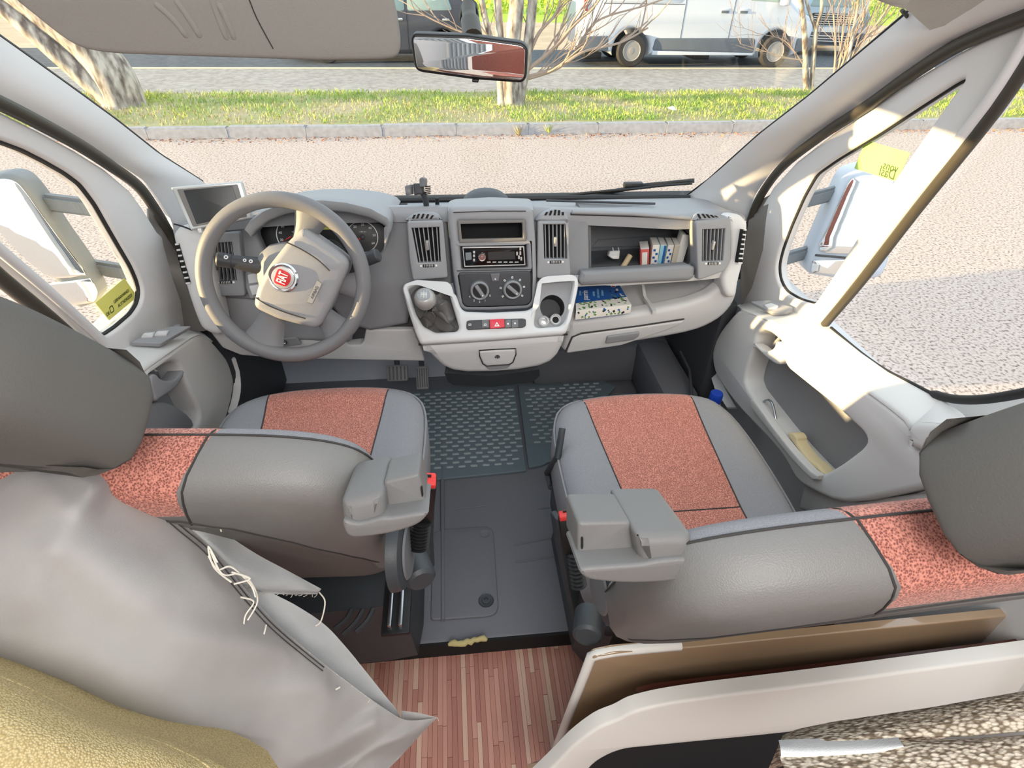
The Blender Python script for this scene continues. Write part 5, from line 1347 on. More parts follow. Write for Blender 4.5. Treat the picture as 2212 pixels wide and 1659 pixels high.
# recliner covers, buckles, bellows, bases
def recliner(t, c, ax, rot, prt):
    lathe('recliner_cover', [(.001, .010), (.048, .009), (.058, .005), (.061, -.002), (.062, -.012)], c, ax, 'base_dark', t, 32)
    lathe('recliner_ring', [(.044, .010), (.041, .013), (.03, .014), (.001, .0145)], c, ax, 'mid_plastic', t, 32)
recliner(dseat, at(868, 1190, X=-.205), (1, -.1, .05), 0, 0)
recliner(pseat, at(1306, 1270, X=.128), (-1, -.1, .05), 0, 0)
def bellows(name, label, base, top, head, m):
    t = thing(name, label, 'buckle', base, 'seat belt buckles beside the seats')
    d = Vector(top) - Vector(base); L = d.length; pr = []
    n = 9
    for i in range(n): pr += [(.0115, L * (i + .1) / n), (.0165, L * (i + .5) / n), (.0115, L * (i + .9) / n)]
    lathe('bellows', pr, base, d, 'black_plastic', t, 20)
    return t
def buckle(t, p, q, w, m):
    d = (Vector(q) - Vector(p)); R = Matrix((Vector((0, 1, 0)).cross(d).normalized(), d.normalized().cross(Vector((0, 1, 0)).cross(d).normalized()), d.normalized())).transposed()
    c = (Vector(p) + Vector(q)) / 2
    b = box('buckle_body', c, (w, .026, d.length), 'black_plastic', t, .004, R)
    box('release_button', Vector(q) + d.normalized() * .002, (w * .92, .022, .012), 'buckle_red', t, .003, R)
    box('tongue_slot', Vector(q) + d.normalized() * .0075 + R @ Vector((0, .004, 0)), (w * .5, .004, .004), 'black_matte', t, 0, R)
db1 = bellows('belt_buckle', 'seat belt buckle on ribbed stalk beside the driver seat', at(904, 1185, X=-.180), at(910, 1122, X=-.172), None, 0)
buckle(db1, at(911, 1118, X=-.172), at(918, 1040, X=-.158), .034, 0)
pb1 = bellows('belt_buckle', 'seat belt buckle on ribbed stalk beside the passenger seat', at(1250, 1268, X=.108), at(1240, 1190, X=.098), None, 0)
buckle(pb1, at(1238, 1188, X=.098), at(1229, 1115, X=.088), .040, 0)
# side arms that carry the buckle
for t, pts, X, dx in ((dseat, [(922, 1060), (930, 1056), (932, 1100), (928, 1180), (932, 1240), (918, 1254), (892, 1258), (888, 1240), (890, 1196), (918, 1190), (920, 1120)], -.165, 1), (pseat, [(1200, 1122), (1214, 1118), (1222, 1160), (1234, 1240), (1262, 1290), (1284, 1310), (1286, 1372), (1262, 1376), (1244, 1350), (1228, 1280), (1208, 1180)], .10, -1)):
    A = Pl((X, .8, .4), (-.25 * dx, -1, .25))
    plate('side_bracket', rnd([A.px(x, y) for x, y in pts], .006), A, .03, 'base_dark', t, .006)
def drum(t, c, ax, r, w):
    lathe('pivot_drum', [(.001, w), (r * .8, w), (r, w * .8), (r, -w)], c, ax, 'base_dark', t, 28)
drum(dseat, at(900, 1226, X=-.19), (.35, -1, 0), .026, .03)
drum(pseat, at(1270, 1350, X=.125), (-.3, -1, .2), .028, .03)
# seat bases with rails
dbs = loft('seat_base', [[Vector(p) for p in ((-.70, 1.12, .02), (-.23, 1.12, .02), (-.23, .80, .02), (-.245, .745, .02), (-.70, .745, .02))], [Vector(p) for p in ((-.69, 1.08, .30), (-.245, 1.08, .30), (-.245, .80, .30), (-.26, .72, .30), (-.69, .72, .30))]], 'base_dark', dseat, 20, closed=True, cap=True, ang=30)
box('seat_pan', (-.464, 1.0, .35), (.44, .42, .06), 'dark_plastic', dseat, .015)
for x in (-.275, -.252): box('seat_rail', (x, .86, .318), (.010, .40, .018), 'steel', dseat, .003)
box('rail_bed', (-.263, .86, .305), (.06, .42, .012), 'black_plastic', dseat, .003)
for i, (a, b) in enumerate((((760, 1318), (722, 1360)), ((784, 1318), (740, 1372)), ((806, 1316), (768, 1366)))):
    tube('base_rib', spl([at(a[0], a[1], Z=.305), at((a[0] + b[0]) / 2 + 6, (a[1] + b[1]) / 2, Z=.307), at(b[0], b[1], Z=.305)], 4), .006, 'dark_plastic', dseat, 6)
pbs = loft('seat_base', [[Vector(p) for p in ((.155, 1.08, .02), (.62, 1.08, .02), (.62, .66, .02), (.20, .66, .02), (.155, .72, .02))], [Vector(p) for p in ((.165, 1.04, .27), (.61, 1.04, .27), (.61, .62, .27), (.21, .62, .27), (.165, .70, .27))]], 'base_dark', pseat, 20, closed=True, cap=True, ang=30)
box('seat_pan', (.395, .86, .31), (.44, .50, .05), 'dark_plastic', pseat, .015)
tube('slide_bar', [at(1215, 925, X=.15), at(1205, 985, X=.135), at(1182, 1022, Z=.30), at(1190, 1052, Z=.28), at(1228, 1052, X=.17), at(1216, 1000, X=.17)], .009, 'base_dark', pseat, 8)
box('side_guard', (.148, .93, .25), (.02, .28, .10), 'base_dark', pseat, .008)
# ------------------------------------------------------------------ rubber mats and hatch on the cab floor
def floor_plate(name, px, z0, th, m, parent=None, r=.01, bev=.003, holes=()):
    return plate(name, rnd(floorpts(px, z0), r, 3), zpl(z0), th, m, parent, bev, holes=holes)
mt = floor_plate('floor_mat', [(880, 846), (960, 838), (1112, 832), (1137, 1016), (1040, 1026), (955, 1034), (880, 1042)], .010, .009, 'mat_rubber', None, .006)
tag(mt, 'bluish black rubber mat with raised oblong studs between the seats', 'floor mat')
mt2 = floor_plate('floor_mat', [(1119, 832), (1290, 815), (1330, 835), (1300, 870), (1230, 905), (1212, 960), (1196, 992), (1172, 1004), (1142, 1010)], .010, .009, 'mat_rubber', None, .01)
tag(mt2, 'dark rubber mat with raised oblong studs in front of the passenger seat', 'floor mat')
def stud_mesh():
    me = bpy.data.meshes.new('stud'); bm = fixn(plate_vf(rnd(rectp(0, 0, .026, .009), .0045, 2), zpl(0.003), .003, .0012, seg=1)); bmesh.ops.recalc_face_normals(bm, faces=bm.faces); bm.to_mesh(me); bm.free(); me.materials.append(MATS['mat_stud']); return me
sm_ = stud_mesh()
def inside(p, poly):
    c = False; n = len(poly)
    for i in range(n):
        a, b = poly[i], poly[i - 1]
        if (a[1] > p[1]) != (b[1] > p[1]) and p[0] < (b[0] - a[0]) * (p[1] - a[1]) / (b[1] - a[1]) + a[0]: c = not c
    return c
for host, px in ((mt, [(890, 850), (1104, 838), (1128, 1006), (960, 1018), (890, 1024)]), (mt2, [(1128, 842), (1290, 824), (1300, 850), (1220, 900), (1200, 950), (1150, 965)])):
    poly = floorpts(px, .010); x0 = min(p[0] for p in poly); y0 = min(p[1] for p in poly); j = 0
    y = y0
    while y < max(p[1] for p in poly):
        x = x0 + (.021 if j % 2 else 0)
        while x < max(p[0] for p in poly):
            if inside((x, y), poly):
                o = bpy.data.objects.new('stud', sm_); COL.objects.link(o); o.parent = host; o.location = (x, y, .010); o.rotation_euler = (0, 0, rad(random.uniform(-3, 3)))
            x += .043
        y += .0215; j += 1
for x, y in ((928, 852), (1098, 860), (1116, 1002), (926, 1024)):
    p = at(x, y, Z=.0105); lathe('stud_screw', [(.012, 0), (.011, .0015), (.008, .001), (.001, .001)], p, (0, 0, 1), 'mat_rubber', mt, 20)
hs = floor_plate('floor_hatch', [(935, 1150), (965, 1142), (1050, 1136), (1063, 1142), (1066, 1152), (1077, 1312), (1070, 1326), (1050, 1331), (930, 1339)], .007, .006, 'floor_rubber', None, .012)
tag(hs, 'dark rubber hatch lid with round lock set into the aisle floor', 'hatch')
p = at(1047, 1153, Z=.0075); lathe('lid_screw', [(.015, 0), (.0145, .0015), (.012, .0008), (.001, .0008)], p, (0, 0, 1), 'floor_rubber', hs, 24)
p = at(1050, 1297, Z=.0075); lathe('hatch_lock', [(.022, 0), (.021, .002), (.018, .0005), (.013, .0005), (.012, .004), (.006, .0045), (.005, .001), (.001, .001)], p, (0, 0, 1), 'base_dark', hs, 28)
# raised welts of the rubber floor
tl = thing('floor_covering', 'black moulded rubber covering of the cab floor with raised welts', 'floor covering', (-.1, 1.2, 0))
tube('welt', [at(955, 945, Z=.004), at(956, 1140, Z=.004), at(957, 1340, Z=.004)], .007, 'floor_rubber', tl, 8)
tube('welt', [at(1230, 895, Z=.01), at(1205, 940, Z=.012), at(1198, 1000, Z=.012), at(1185, 1030, Z=.012)], .009, 'floor_rubber', tl, 8)
for a, b in (((1160, 1100), (1230, 1090)), ((1110, 1178), (1205, 1160)), ((1112, 1215), (1215, 1200)), ((980, 1100), (1050, 1092))):
    tube('rib', [at(*a, Z=.001), at(*b, Z=.001)], .0022, 'floor_rubber', tl, 6)
# raised footwell floor parts in front of the passenger
box('footwell_riser', (.50, 1.95, .09), (.60, .14, .18), 'floor_rubber', tl, .03)
box('side_hump', (.70, 1.72, .10), (.14, .40, .20), 'floor_rubber', tl, .03)
tube('side_cable', [at(1470, 760, X=.74), at(1490, 800, X=.74), at(1494, 850, X=.72), at(1500, 900, X=.70)], .006, 'dark_plastic', tl, 8)
# pedals
def pedal(x, y, label, w, h, Y):
    c = at(x, y, Y=Y); t = thing('pedal', label, 'pedal', c, 'pedals in the footwell')
    q = Pl(c, (0, -.8, .6)); pd_ = plate('pad', rnd(rectp(0, 0, w, h), .006), q, .012, 'mid_plastic', t, .003)
    for k in range(5): plate('tread', rectp(-w * .36 + w * .18 * k, 0, w * .07, h * .8), q, .003, 'dark_plastic', pd_, .0006, w0=.002)
    tube('lever', [c + Vector((0, .01, .0)), c + Vector((-.005, .14, .10)), c + Vector((0, .24, .20)), c + Vector((0, .35, .22))], .010, 'base_dark', t, 8)
pedal(912, 816, 'ribbed accelerator pedal beside the console foot', .045, .085, 1.66)
pedal(858, 806, 'wide brake pedal left of the accelerator', .075, .06, 1.68)
# bottle with a blue cap in the door gap
bt = thing('bottle', 'white bottle with a bright blue cap standing between seat and right door', 'bottle', at(1545, 860, X=.74) - Vector((0, 0, .2)))
p = at(1545, 862, X=.735)
lathe('body', [(.026, -.24), (.030, -.22), (.030, -.05), (.022, -.02), (.014, -.005)], p, (0, 0, 1), 'white', bt, 24)
lathe('cap', [(.020, -.012), (.021, .0), (.021, .022), (.019, .026), (.001, .027)], p, (0, 0, 1), 'blue_plastic', bt, 28)
# ------------------------------------------------------------------ mirror, visor, monitor, phone holder
MP = Pl(at(1018, 122, Y=1.02), Vector((-.12, -1, -.06)))
rm = thing('rear_view_mirror', 'black framed rear view mirror hanging from the windscreen', 'mirror', MP.p)
mo = [(886, 84), (892, 72), (1010, 76), (1128, 92), (1141, 104), (1138, 168), (1128, 180), (1020, 172), (905, 156), (895, 146)]
mo2 = rnd(MP.pxl(mo), .006, 3)
plate('mirror_housing', mo2, MP, .022, 'black_plastic', rm, .004)
plate('mirror_pane', inset2(mo2, .0045), MP, .003, 'mirror_glass', rm, .0006, w0=.0012)
plate('dimming_tab', rnd(MP.pxl([(1020, 170), (1034, 171), (1034, 178), (1020, 177)]), .002), MP, .01, 'black_plastic', rm, .002, w0=.004)
mk = ws(1012, 14, .006)
st_ = tube('mirror_stalk', spl([at(1022, 84, Y=1.05), at(1018, 60, Y=1.08), at(1013, 30, Y=1.12), mk], 5), [.016] * 8 + [.012] * 8, 'seal', rm, 14)
plate('mirror_foot', rnd(WS.pxl([(992, 45), (996, 14), (1004, 6), (1022, 6), (1031, 14), (1036, 45), (1028, 46), (1022, 20), (1006, 20), (1000, 46)], .004), .004), WS, .010, 'black_plastic', rm, .002, w0=.008)
# sun visor of the driver
VP = Pl(at(500, 60, Y=.98), Vector((.02, -1, -.30)))
vs_ = [(30, -80), (20, -5), (55, 22), (120, 75), (170, 108), (240, 120), (480, 128), (700, 135), (820, 133), (852, 130), (862, 121), (866, 100), (858, 40), (845, -10), (838, -80)]
sv = plate('sun_visor', rnd(VP.pxl(vs_), [.01, .02, .03, .05, .03, .03, .02, .02, .012, .012, .012, .012, .02, .01, .01], 4), VP, .022, 'visor', None, .009)
tag(sv, 'beige sun visor folded down above the steering wheel', 'sun visor')
for pts in ([(330, 0), (375, 40), (410, 85)], [(375, -10), (410, 40), (437, 85)], [(470, 0), (490, 40), (510, 90)], [(455, -20), (470, 30), (495, 92)]):
    tube('moulded_rib', spl([VP.to3(*VP.px(x, y, -.003), -.003) for x, y in pts], 4), [.001] + [.0055] * 6 + [.005, .001], 'visor', sv, 8)
tube('visor_seam', spl([VP.to3(*VP.px(x, y), .0003) for x, y in ((535, -10), (555, 40), (590, 105))], 4), .0009, 'seam', sv, 5)
# passenger visor just enters the picture at the top right
VQ = Pl(at(1920, 4, Y=1.02), Vector((-.1, -.6, -1)))
sv2 = plate('sun_visor', rnd(VQ.pxl([(1750, -120), (1800, -60), (1870, -12), (1905, 10), (1945, 17), (1962, 14), (1990, -30), (2020, -120)]), .012, 4), VQ, .022, 'headliner', None, .008)
tag(sv2, 'beige sun visor corner above the right windscreen edge', 'sun visor')
# reversing monitor
MOP = Pl(at(450, 450, Y=1.47), Vector((.14, -1, .42)))
mon = thing('monitor', 'silver framed reversing monitor standing on the left end of the dashboard', 'monitor', MOP.p)
fr = rnd(MOP.pxl([(368, 404), (521, 391), (545, 472), (412, 498)]), .004, 3)
plate('frame', fr, MOP, .022, 'silver', mon, .004)
plate('bezel', rnd(MOP.pxl([(382, 409), (513, 398), (534, 468), (417, 490)], .001), .003, 2), MOP, .003, 'pillar_grey', mon, .0006, w0=.002)
plate('screen', rnd(MOP.pxl([(396, 411), (502, 402), (522, 464), (425, 484)], .002), .002, 2), MOP, .003, 'screen', mon, .0004, w0=.0032)
tube('stand', [MOP.to3(*MOP.px(450, 492, -.015), -.015), MOP.to3(*MOP.px(452, 512, -.02), -.02)], .012, 'grey_plastic', mon, 10)
box('bracket_screw', MOP.to3(*MOP.px(432, 498, .0), .0), (.008, .006, .01), 'white', mon, .001)
tube('cable', spl([at(376, 484, Y=1.50), at(388, 487, Y=1.495), at(400, 491, Y=1.49), at(415, 497, Y=1.485)], 4), .0022, 'black_plastic', mon, 6)
# phone holder
ph0 = at(935, 458, Y=1.60)
ph = thing('phone_holder', 'black clamp phone holder stuck on the dashboard beside the centre stack', 'phone holder', ph0)
lathe('suction_foot', [(.034, 0), (.033, .006), (.022, .012), (.012, .016), (.001, .016)], ph0 - Vector((0, 0, .008)), (0, -.2, 1), 'dark_plastic', ph, 28)
lathe('foot_lever', [(.006, 0), (.006, .028)], at(945, 446, Y=1.59), (0, -.2, 1), 'black_plastic', ph, 12)
tube('arm', spl([at(922, 458, Y=1.585), at(921, 445, Y=1.575), at(919, 430, Y=1.565), at(914, 418, Y=1.56)], 4), .008, 'base_dark', ph, 10)
HPp = Pl(at(902, 410, Y=1.56), Vector((-.2, -1, .3)))
plate('clamp_back', rnd(HPp.pxl([(892, 396), (912, 396), (914, 420), (894, 422)]), .003), HPp, .02, 'dark_plastic', ph, .004)
plate('clamp_jaw', rnd(HPp.pxl([(876, 402), (889, 398), (890, 420), (878, 422)]), .003), HPp, .03, 'mid_plastic', ph, .003, w0=.01)
plate('clamp_jaw', rnd(HPp.pxl([(907, 386), (913, 382), (919, 386), (919, 404), (908, 404)]), .003), HPp, .03, 'mid_plastic', ph, .003, w0=.01)
for k in range(5): plate('ratchet_tooth', HPp.pxl([(919, 402 + 4 * k), (929, 401 + 4 * k), (929, 403.5 + 4 * k), (919, 404.5 + 4 * k)]), HPp, .012, 'black_plastic', ph, .001, w0=.004)
# wiper outside
wp = thing('wiper', 'black windscreen wiper lying along the lower edge of the glass', 'wiper', at(1370, 405, Y=1.98))
tube('wiper_arm', spl([ws(1230, 422, -.04), ws(1330, 412, -.045), ws(1380, 402, -.05), ws(1440, 396, -.045), ws(1500, 390, -.04)], 4), .008, 'black_plastic', wp, 8)
tube('wiper_blade', spl([ws(1215, 424, -.03), ws(1290, 415, -.032), ws(1360, 409, -.032), ws(1430, 401, -.032), ws(1495, 396, -.03)], 4), .005, 'rubber', wp, 6)
box('wiper_joint', ws(1368, 400, -.05), (.07, .03, .02), 'black_plastic', wp, .005)
# ------------------------------------------------------------------ things kept in the dash tray
def rotz(a): return Matrix.Rotation(rad(a), 3, 'Z')
pb = thing('clear_box', 'clear plastic box lying open in the upper dash tray', 'box', at(1390, 560, Y=1.60))
c4 = [at(1278, 535, Y=1.60), at(1292, 518, Y=1.66), at(1480, 505, Y=1.66), at(1494, 528, Y=1.60)]
c4b = [p - Vector((0, 0, .06)) for p in c4]
loft('box_wall', [c4, c4b], 'clear_plastic', pb, 4, closed=True, ang=30)
tube('box_rim', c4, .0022, 'clear_plastic', pb, 6, closed=True)
obj('box_floor', [c4b[0], c4b[1], c4b[2], c4b[3]], [(0, 1, 2, 3)], 'clear_plastic', pb)
def upright(name, label, cat, cx, top, bot, m, w, d, lean, yaw, Y=1.565, parts=(), mtop=None, group=None):
    """small carton standing in the tray: bottom and top middles are photo points"""
    a = at(bot[0], bot[1], Y=Y); b = at(top[0], top[1], Y=Y); h = (b - a).length
    up = (b - a).normalized(); n = Vector((math.sin(rad(yaw)), -math.cos(rad(yaw)), 0)); n = (n - up * n.dot(up)).normalized(); sx = up.cross(n) * 1
    R = Matrix((sx, -n, up)).transposed()
    t = thing(name, label, cat, a, group); c = (a + b) / 2 - n * (-d / 2)
    c = (a + b) / 2 + (-n) * (d / 2)
    box('carton', c, (w, d, h), m, t, .0012, R)
    fpn = Pl(c + n * (d / 2), n, up)
    if mtop: box('top_flap', c + up * (h / 2), (w * .98, d * .98, .002), mtop, t, .0004, R)
    return t, fpn, w, h
t, q, w, h = upright('carton', 'red and white carton standing leftmost of the row in the tray', 'carton', 0, (1393, 538), (1392, 584), 'paper_red', .026, .055, 0, -12, mtop='white', group='cartons in the dash tray')
plate('label_print', rectp(0, 0, w * .6, h * .7), q, .0008, 'paper_white', t, 0, w0=.0006)
for i, (tx, bx_, m, lb, w_) in enumerate(((1418, 1411, 'paper_white', 'white carton with blue print standing right of the red carton', .021), (1434, 1424, 'paper_cyan', 'light blue carton with dark blue stripe in the tray row', .018), (1450, 1438, 'paper_white', 'white carton with blue marks standing right of the light blue carton', .018), (1464, 1452, 'paper_page', 'plain off white carton second from the right in the tray row', .017))):
    t, q, w, h = upright('carton', lb, 'carton', 0, (tx, 530), (bx_, 582), m, w_, .06, 0, -8, Y=1.57 + .004 * i, mtop='white', group='cartons in the dash tray')
    if i in (0, 2):
        for k in range(5): plate('print_block', rectp((-.3 + .6 * (k % 2)) * w * .6, h * (.3 - .15 * k), w * .35, h * .09), q, .0006, 'paper_blue', t, 0, w0=.0005)
        text('print', '||||', q.mat(0, -h * .36, .0006), .008, 'paper_blue', t)
    if i == 1: plate('stripe', rectp(w * .28, 0, w * .35, h * .98), q, .0006, 'paper_blue', t, 0, w0=.0005)
# tall white sleeve at the right end
t, q, w, h = upright('paper_sleeve', 'tall white cardboard sleeve leaning at the right end of the tray row', 'sleeve', 0, (1484, 508), (1462, 580), 'paper_white', .026, .05, 0, -8, Y=1.58)
tp = q.to3(0, h / 2, .0); box('opening', tp - q.n * .025 + Vector((0, 0, .0008)), (.006, .042, .002), 'black_matte', t)
# white plug adaptor
pl0 = at(1328, 553, Y=1.60)
pg = thing('plug_adaptor', 'white two pin plug adaptor lying in the clear box', 'plug', pl0)
AP = Pl(pl0, (0, -1, .35))
plate('adaptor_body', rnd(AP.pxl([(1318, 542), (1340, 541), (1338, 560), (1324, 560), (1314, 553)]), .004), AP, .02, 'white', pg, .004)
for x in (1325, 1337): tube('pin', [AP.to3(*AP.px(x, 542, -.01), -.01), AP.to3(*AP.px(x - 2, 534, -.01), -.01)], .0024, 'silver', pg, 8)
# torch / paper roll and wooden stick
tag(tube('paper_roll', [at(1345, 578, Y=1.56), at(1361, 552, Y=1.585)], .0085, 'tan_tube', None, 16), 'short tan paper roll leaning on the tray lip', 'roll')
tag(tube('wooden_stick', [at(1302, 583, Y=1.555), at(1338, 577, Y=1.56)], .004, 'tan_tube', None, 8), 'thin wooden stick lying along the tray lip', 'stick')
tag(lathe('glass_jar', [(.014, -.03), (.016, -.026), (.016, .01), (.010, .016), (.010, .022)], at(1375, 566, Y=1.60), (0, 0, 1), 'clear_plastic', None, 20), 'small clear jar standing beside the red carton in the tray', 'jar')
# paperback in the lower shelf
bk0 = at(1300, 672, Y=1.50)
BZ = bk0.z
bk = thing('paperback', 'thick paperback with blue and green cover lying in the lower dash shelf', 'book', bk0)
BT = Pl((0, 0, BZ + .030), (0, 0, 1), (0, 1, 0))
cov = [BT.px(x, y) for x, y in ((1244, 672), (1243, 620), (1336, 612), (1364, 658))]
bot = [(u, v) for u, v in cov]
plate('page_block', inset2(cov, .002), BT, .028, 'paper_page', bk, .0005, w0=-.0015)
cv = plate('cover', rnd(cov, .002, 2), BT, .0015, 'paper_blue', bk, .0004)
sp0 = BT.to3(*cov[0], 0); sp3 = BT.to3(*cov[3], 0); spn = Vector(((sp3 - sp0).y, -(sp3 - sp0).x, 0)).normalized()
if spn.y > 0: spn = -spn
SPP = Pl(sp0, spn); spw = (sp3 - sp0).length
spo = plate('spine', [(0, -.030), (spw, -.030), (spw, 0), (0, 0)] if SPP.to2(sp3)[0] > 0 else [(-spw, -.030), (0, -.030), (0, 0), (-spw, 0)], SPP, .0015, 'paper_white', bk, .0003, w0=.001)
random.seed(8); sgx = 1 if SPP.to2(sp3)[0] > 0 else -1
for i in range(26):
    plate('spine_print', rectp(sgx * random.uniform(.006, spw - .006), -random.uniform(.003, .027), random.uniform(.004, .012), random.uniform(.003, .007), random.uniform(0, 3)), SPP, .0004, random.choice(('paper_green', 'paper_green', 'black_plastic', 'paper_blue')), spo, 0, w0=.0014 + i * 1e-5)
plate('back_cover', cov, Pl((0, 0, BZ), (0, 0, 1), (0, 1, 0)), .0015, 'paper_blue', bk, .0003)
a0, a1, a2, a3 = [Vector(p) for p in cov]
def bc(s, t): p = a0.lerp(a3, s).lerp(a1.lerp(a2, s), t); return (p.x, p.y)
random.seed(31)
plate('cover_print', [bc(0, 0), bc(1, 0), bc(1, .34), bc(0, .3)], BT, .0006, 'paper_white', cv, 0, w0=.0004)
plate('cover_print', [bc(.12, .3), bc(.55, .3), bc(.5, .95), bc(.1, .95)], BT, .0006, 'paper_blue', cv, 0, w0=.0003)
for i in range(46):
    s = random.uniform(.06, .94); tt = random.uniform(.02, .36) if i < 34 else random.uniform(.3, .75)
    if i >= 34: s = random.uniform(.72, .96)
    p = bc(s, tt); r = random.uniform(.003, .007); a = random.uniform(0, 3)
    plate('cover_print', rectp(p[0], p[1], r * 2, r, a), BT, .0006, random.choice(('paper_green', 'paper_green', 'paper_white', 'black_plastic')), cv, 0, w0=.0008 + i * 1e-5)
u_, v_ = bc(.85, .88); plate('cover_seal', circp(u_, v_, .008, 20), BT, .0006, 'paper_white', cv, 0, w0=.0009); plate('cover_seal', circp(u_, v_, .006, 20), BT, .0006, 'red', cv, 0, w0=.0012)
dr_ = Vector((a1 - a0)); angb = math.atan2(dr_.y, dr_.x)
p = bc(.20, .60); text('title', 'parrin', BT.mat(p[0], p[1], .0009, angb), .026, 'print_white', cv, bold=.0003)
p = bc(.10, .7); text('title', 'SUSAN', BT.mat(p[0], p[1], .0009, angb), .010, 'paper_cyan', cv)
for s_, w_ in ((.38, 'UNTER'), (.47, 'DEN TANNEN'), (.56, 'STERBEN')):
    p = bc(s_, .62); text('title', w_, BT.mat(p[0], p[1], .0009, angb), .0095, 'paper_cyan', cv)
# things in the right door bin
tube_ = tube('wire_hook', spl([DPR.to3(*DPR.px(x, y, -.02), -.02) for x, y in ((1676, 915), (1673, 890), (1668, 872), (1660, 864), (1650, 868), (1646, 880), (1655, 886))], 5), .0035, 'steel', None, 8)
tag(tube_, 'bent shiny wire hook sticking out of the right door bin', 'hook')
cl3 = [(1694, 938), (1706, 936), (1714, 946), (1716, 958), (1740, 990), (1758, 1004), (1774, 1024), (1764, 1022), (1735, 995), (1712, 966)]
tag(plate('beige_cloth', spl(DPR.pxl(cl3), 3, True), DPR, .03, 'beige_cloth', None, .006, w0=-.008), 'crumpled beige cloth stuffed in the right door bin', 'cloth')
# ------------------------------------------------------------------ furniture behind the passenger seat
def cl_(P, u1=.535, v0=-.36): return [(min(p[0], u1), max(p[1], v0)) for p in P]
cab = thing('side_board', 'cream and white furniture panel with a storage slot behind the passenger seat', 'furniture panel', (.5, .46, -.066))
# glossy rear wall of the slot, behind the passenger backrest
BP = Pl((.5, .50, .3), (0, -1, .02))
plate('slot_wall', rnd(cl_(BP.pxl([(1281, 1420), (1330, 1410), (1500, 1398), (2300, 1318), (2400, 1659), (2300, 1900), (1120, 1900), (1186, 1659)])), .01, 3), BP, .016, 'glossy_brown', cab, .003)
tube('panel_edge', [BP.to3(*BP.px(x, y - 4, -.008), -.008) for x, y in ((1184, 1668), (1210, 1600), (1278, 1422), (1290, 1417), (1330, 1410), (1400, 1403), (1470, 1397))], .010, 'rail_white', cab, 8)  # white edge cut short where the seat's shadow falls
# board kept in the slot
q = Pl((.5, .445, .3), (0, -1, .02))
bd_ = plate('stored_board', q.pxl([(1380, 1510), (1420, 1500), (1700, 1466), (2290, 1392), (2290, 1474), (1388, 1570)]), q, .02, 'board_brown', None, .002)
tag(bd_, 'reddish brown board pushed into the slot of the cream panel', 'board')
tube('board_edge', [q.to3(*q.px(x, y, -.006), -.006) for x, y in ((1381, 1508), (1420, 1499), (1560, 1482))], .004, 'board_edge', bd_, 6)
# white bowed front rail
fr_ = Pl((.5, .40, .3), (0, -1, .15))
top = [(1150, 1700), (1200, 1652), (1240, 1612), (1290, 1575), (1335, 1556), (1382, 1535), (1500, 1512), (1800, 1474), (2225, 1416), (2300, 1406)]
botm = [(2300, 1520), (2225, 1528), (2000, 1548), (1700, 1584), (1500, 1604), (1400, 1614), (1340, 1622), (1290, 1646), (1260, 1680), (1240, 1720)]
pts = [(p.x, p.y) for p in spl([Vector(p) for p in fr_.pxl(top)], 4)] + [(p.x, p.y) for p in spl([Vector(p) for p in fr_.pxl(botm)], 4)]
plate('front_rail', pts, fr_, .03, 'rail_white', cab, .006)
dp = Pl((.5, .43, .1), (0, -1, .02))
plate('lower_panel', cl_(dp.pxl([(1215, 1659), (1300, 1590), (2225, 1490), (2225, 1900), (1215, 1900)]), .49, -.16), dp, .015, 'rail_shade', cab, 0)  # dark sheet painting the shadowed space below the rail
S(box('trim_14', (.62, .30, -.05), (1.0, .32, .02), 'rail_shade'))  # dark slab carrying the same painted shade onto the floor
# knitted blanket roll at the lower right corner, with a white edge
def wob(p, s): return p
kn = thing('knit_blanket', 'folded cream and brown knitted blanket lying at the lower right corner', 'blanket', at(2000, 1600, D=.62))
c0 = [at(x, y, D=.66) for x, y in ((1690, 1592), (1720, 1578), (1800, 1560), (1900, 1545), (2000, 1530), (2100, 1512), (2240, 1488))]
c1 = [at(x, y, D=.62) for x, y in ((1686, 1600), (1730, 1592), (1800, 1585), (1900, 1572), (2000, 1560), (2100, 1548), (2240, 1530))]
c2 = [at(x, y, D=.605) for x, y in ((1690, 1608), (1740, 1606), (1800, 1602), (1900, 1596), (1960, 1592), (2100, 1588), (2240, 1575))]
loft('blanket_fold', [[p + Vector((0, -.01, -.08)) for p in c0], c0, c1, c2, [p + Vector((0, .004, -.008)) for p in c2]], 'knit', kn, 40, smooth=4)
d0 = [at(x, y, D=.60) for x, y in ((1688, 1612), (1740, 1612), (1800, 1608), (1900, 1602), (1950, 1602), (2100, 1600), (2240, 1590))]
d1 = [at(x, y, D=.585) for x, y in ((1686, 1640), (1740, 1640), (1830, 1636), (1930, 1630), (1960, 1626), (2100, 1612), (2240, 1600))]
d2 = [at(x, y, D=.56) for x, y in ((1700, 1700), (1760, 1710), (1830, 1710), (1930, 1710), (1980, 1710), (2100, 1700), (2240, 1690))]
loft('blanket_fold', [[p + Vector((0, .004, -.006)) for p in d0], d1, d2, [p + Vector((0, .02, -.1)) for p in d2]], 'knit', kn, 40, smooth=4)
e0 = [at(x, y, D=.606) for x, y in ((1688, 1604), (1730, 1602), (1800, 1600), (1880, 1596), (1945, 1592))]
e1 = [at(x, y, D=.592) for x, y in ((1686, 1618), (1730, 1620), (1800, 1618), (1880, 1614), (1948, 1606))]
e2 = [at(x, y, D=.588) for x, y in ((1686, 1638), (1740, 1638), (1810, 1634), (1890, 1628), (1952, 1614))]
loft('white_edge', [[p + Vector((0, .004, -.004)) for p in e0], e1, e2, [p + Vector((0, .004, -.01)) for p in e2]], 'cloth_white', kn, 30, smooth=4)
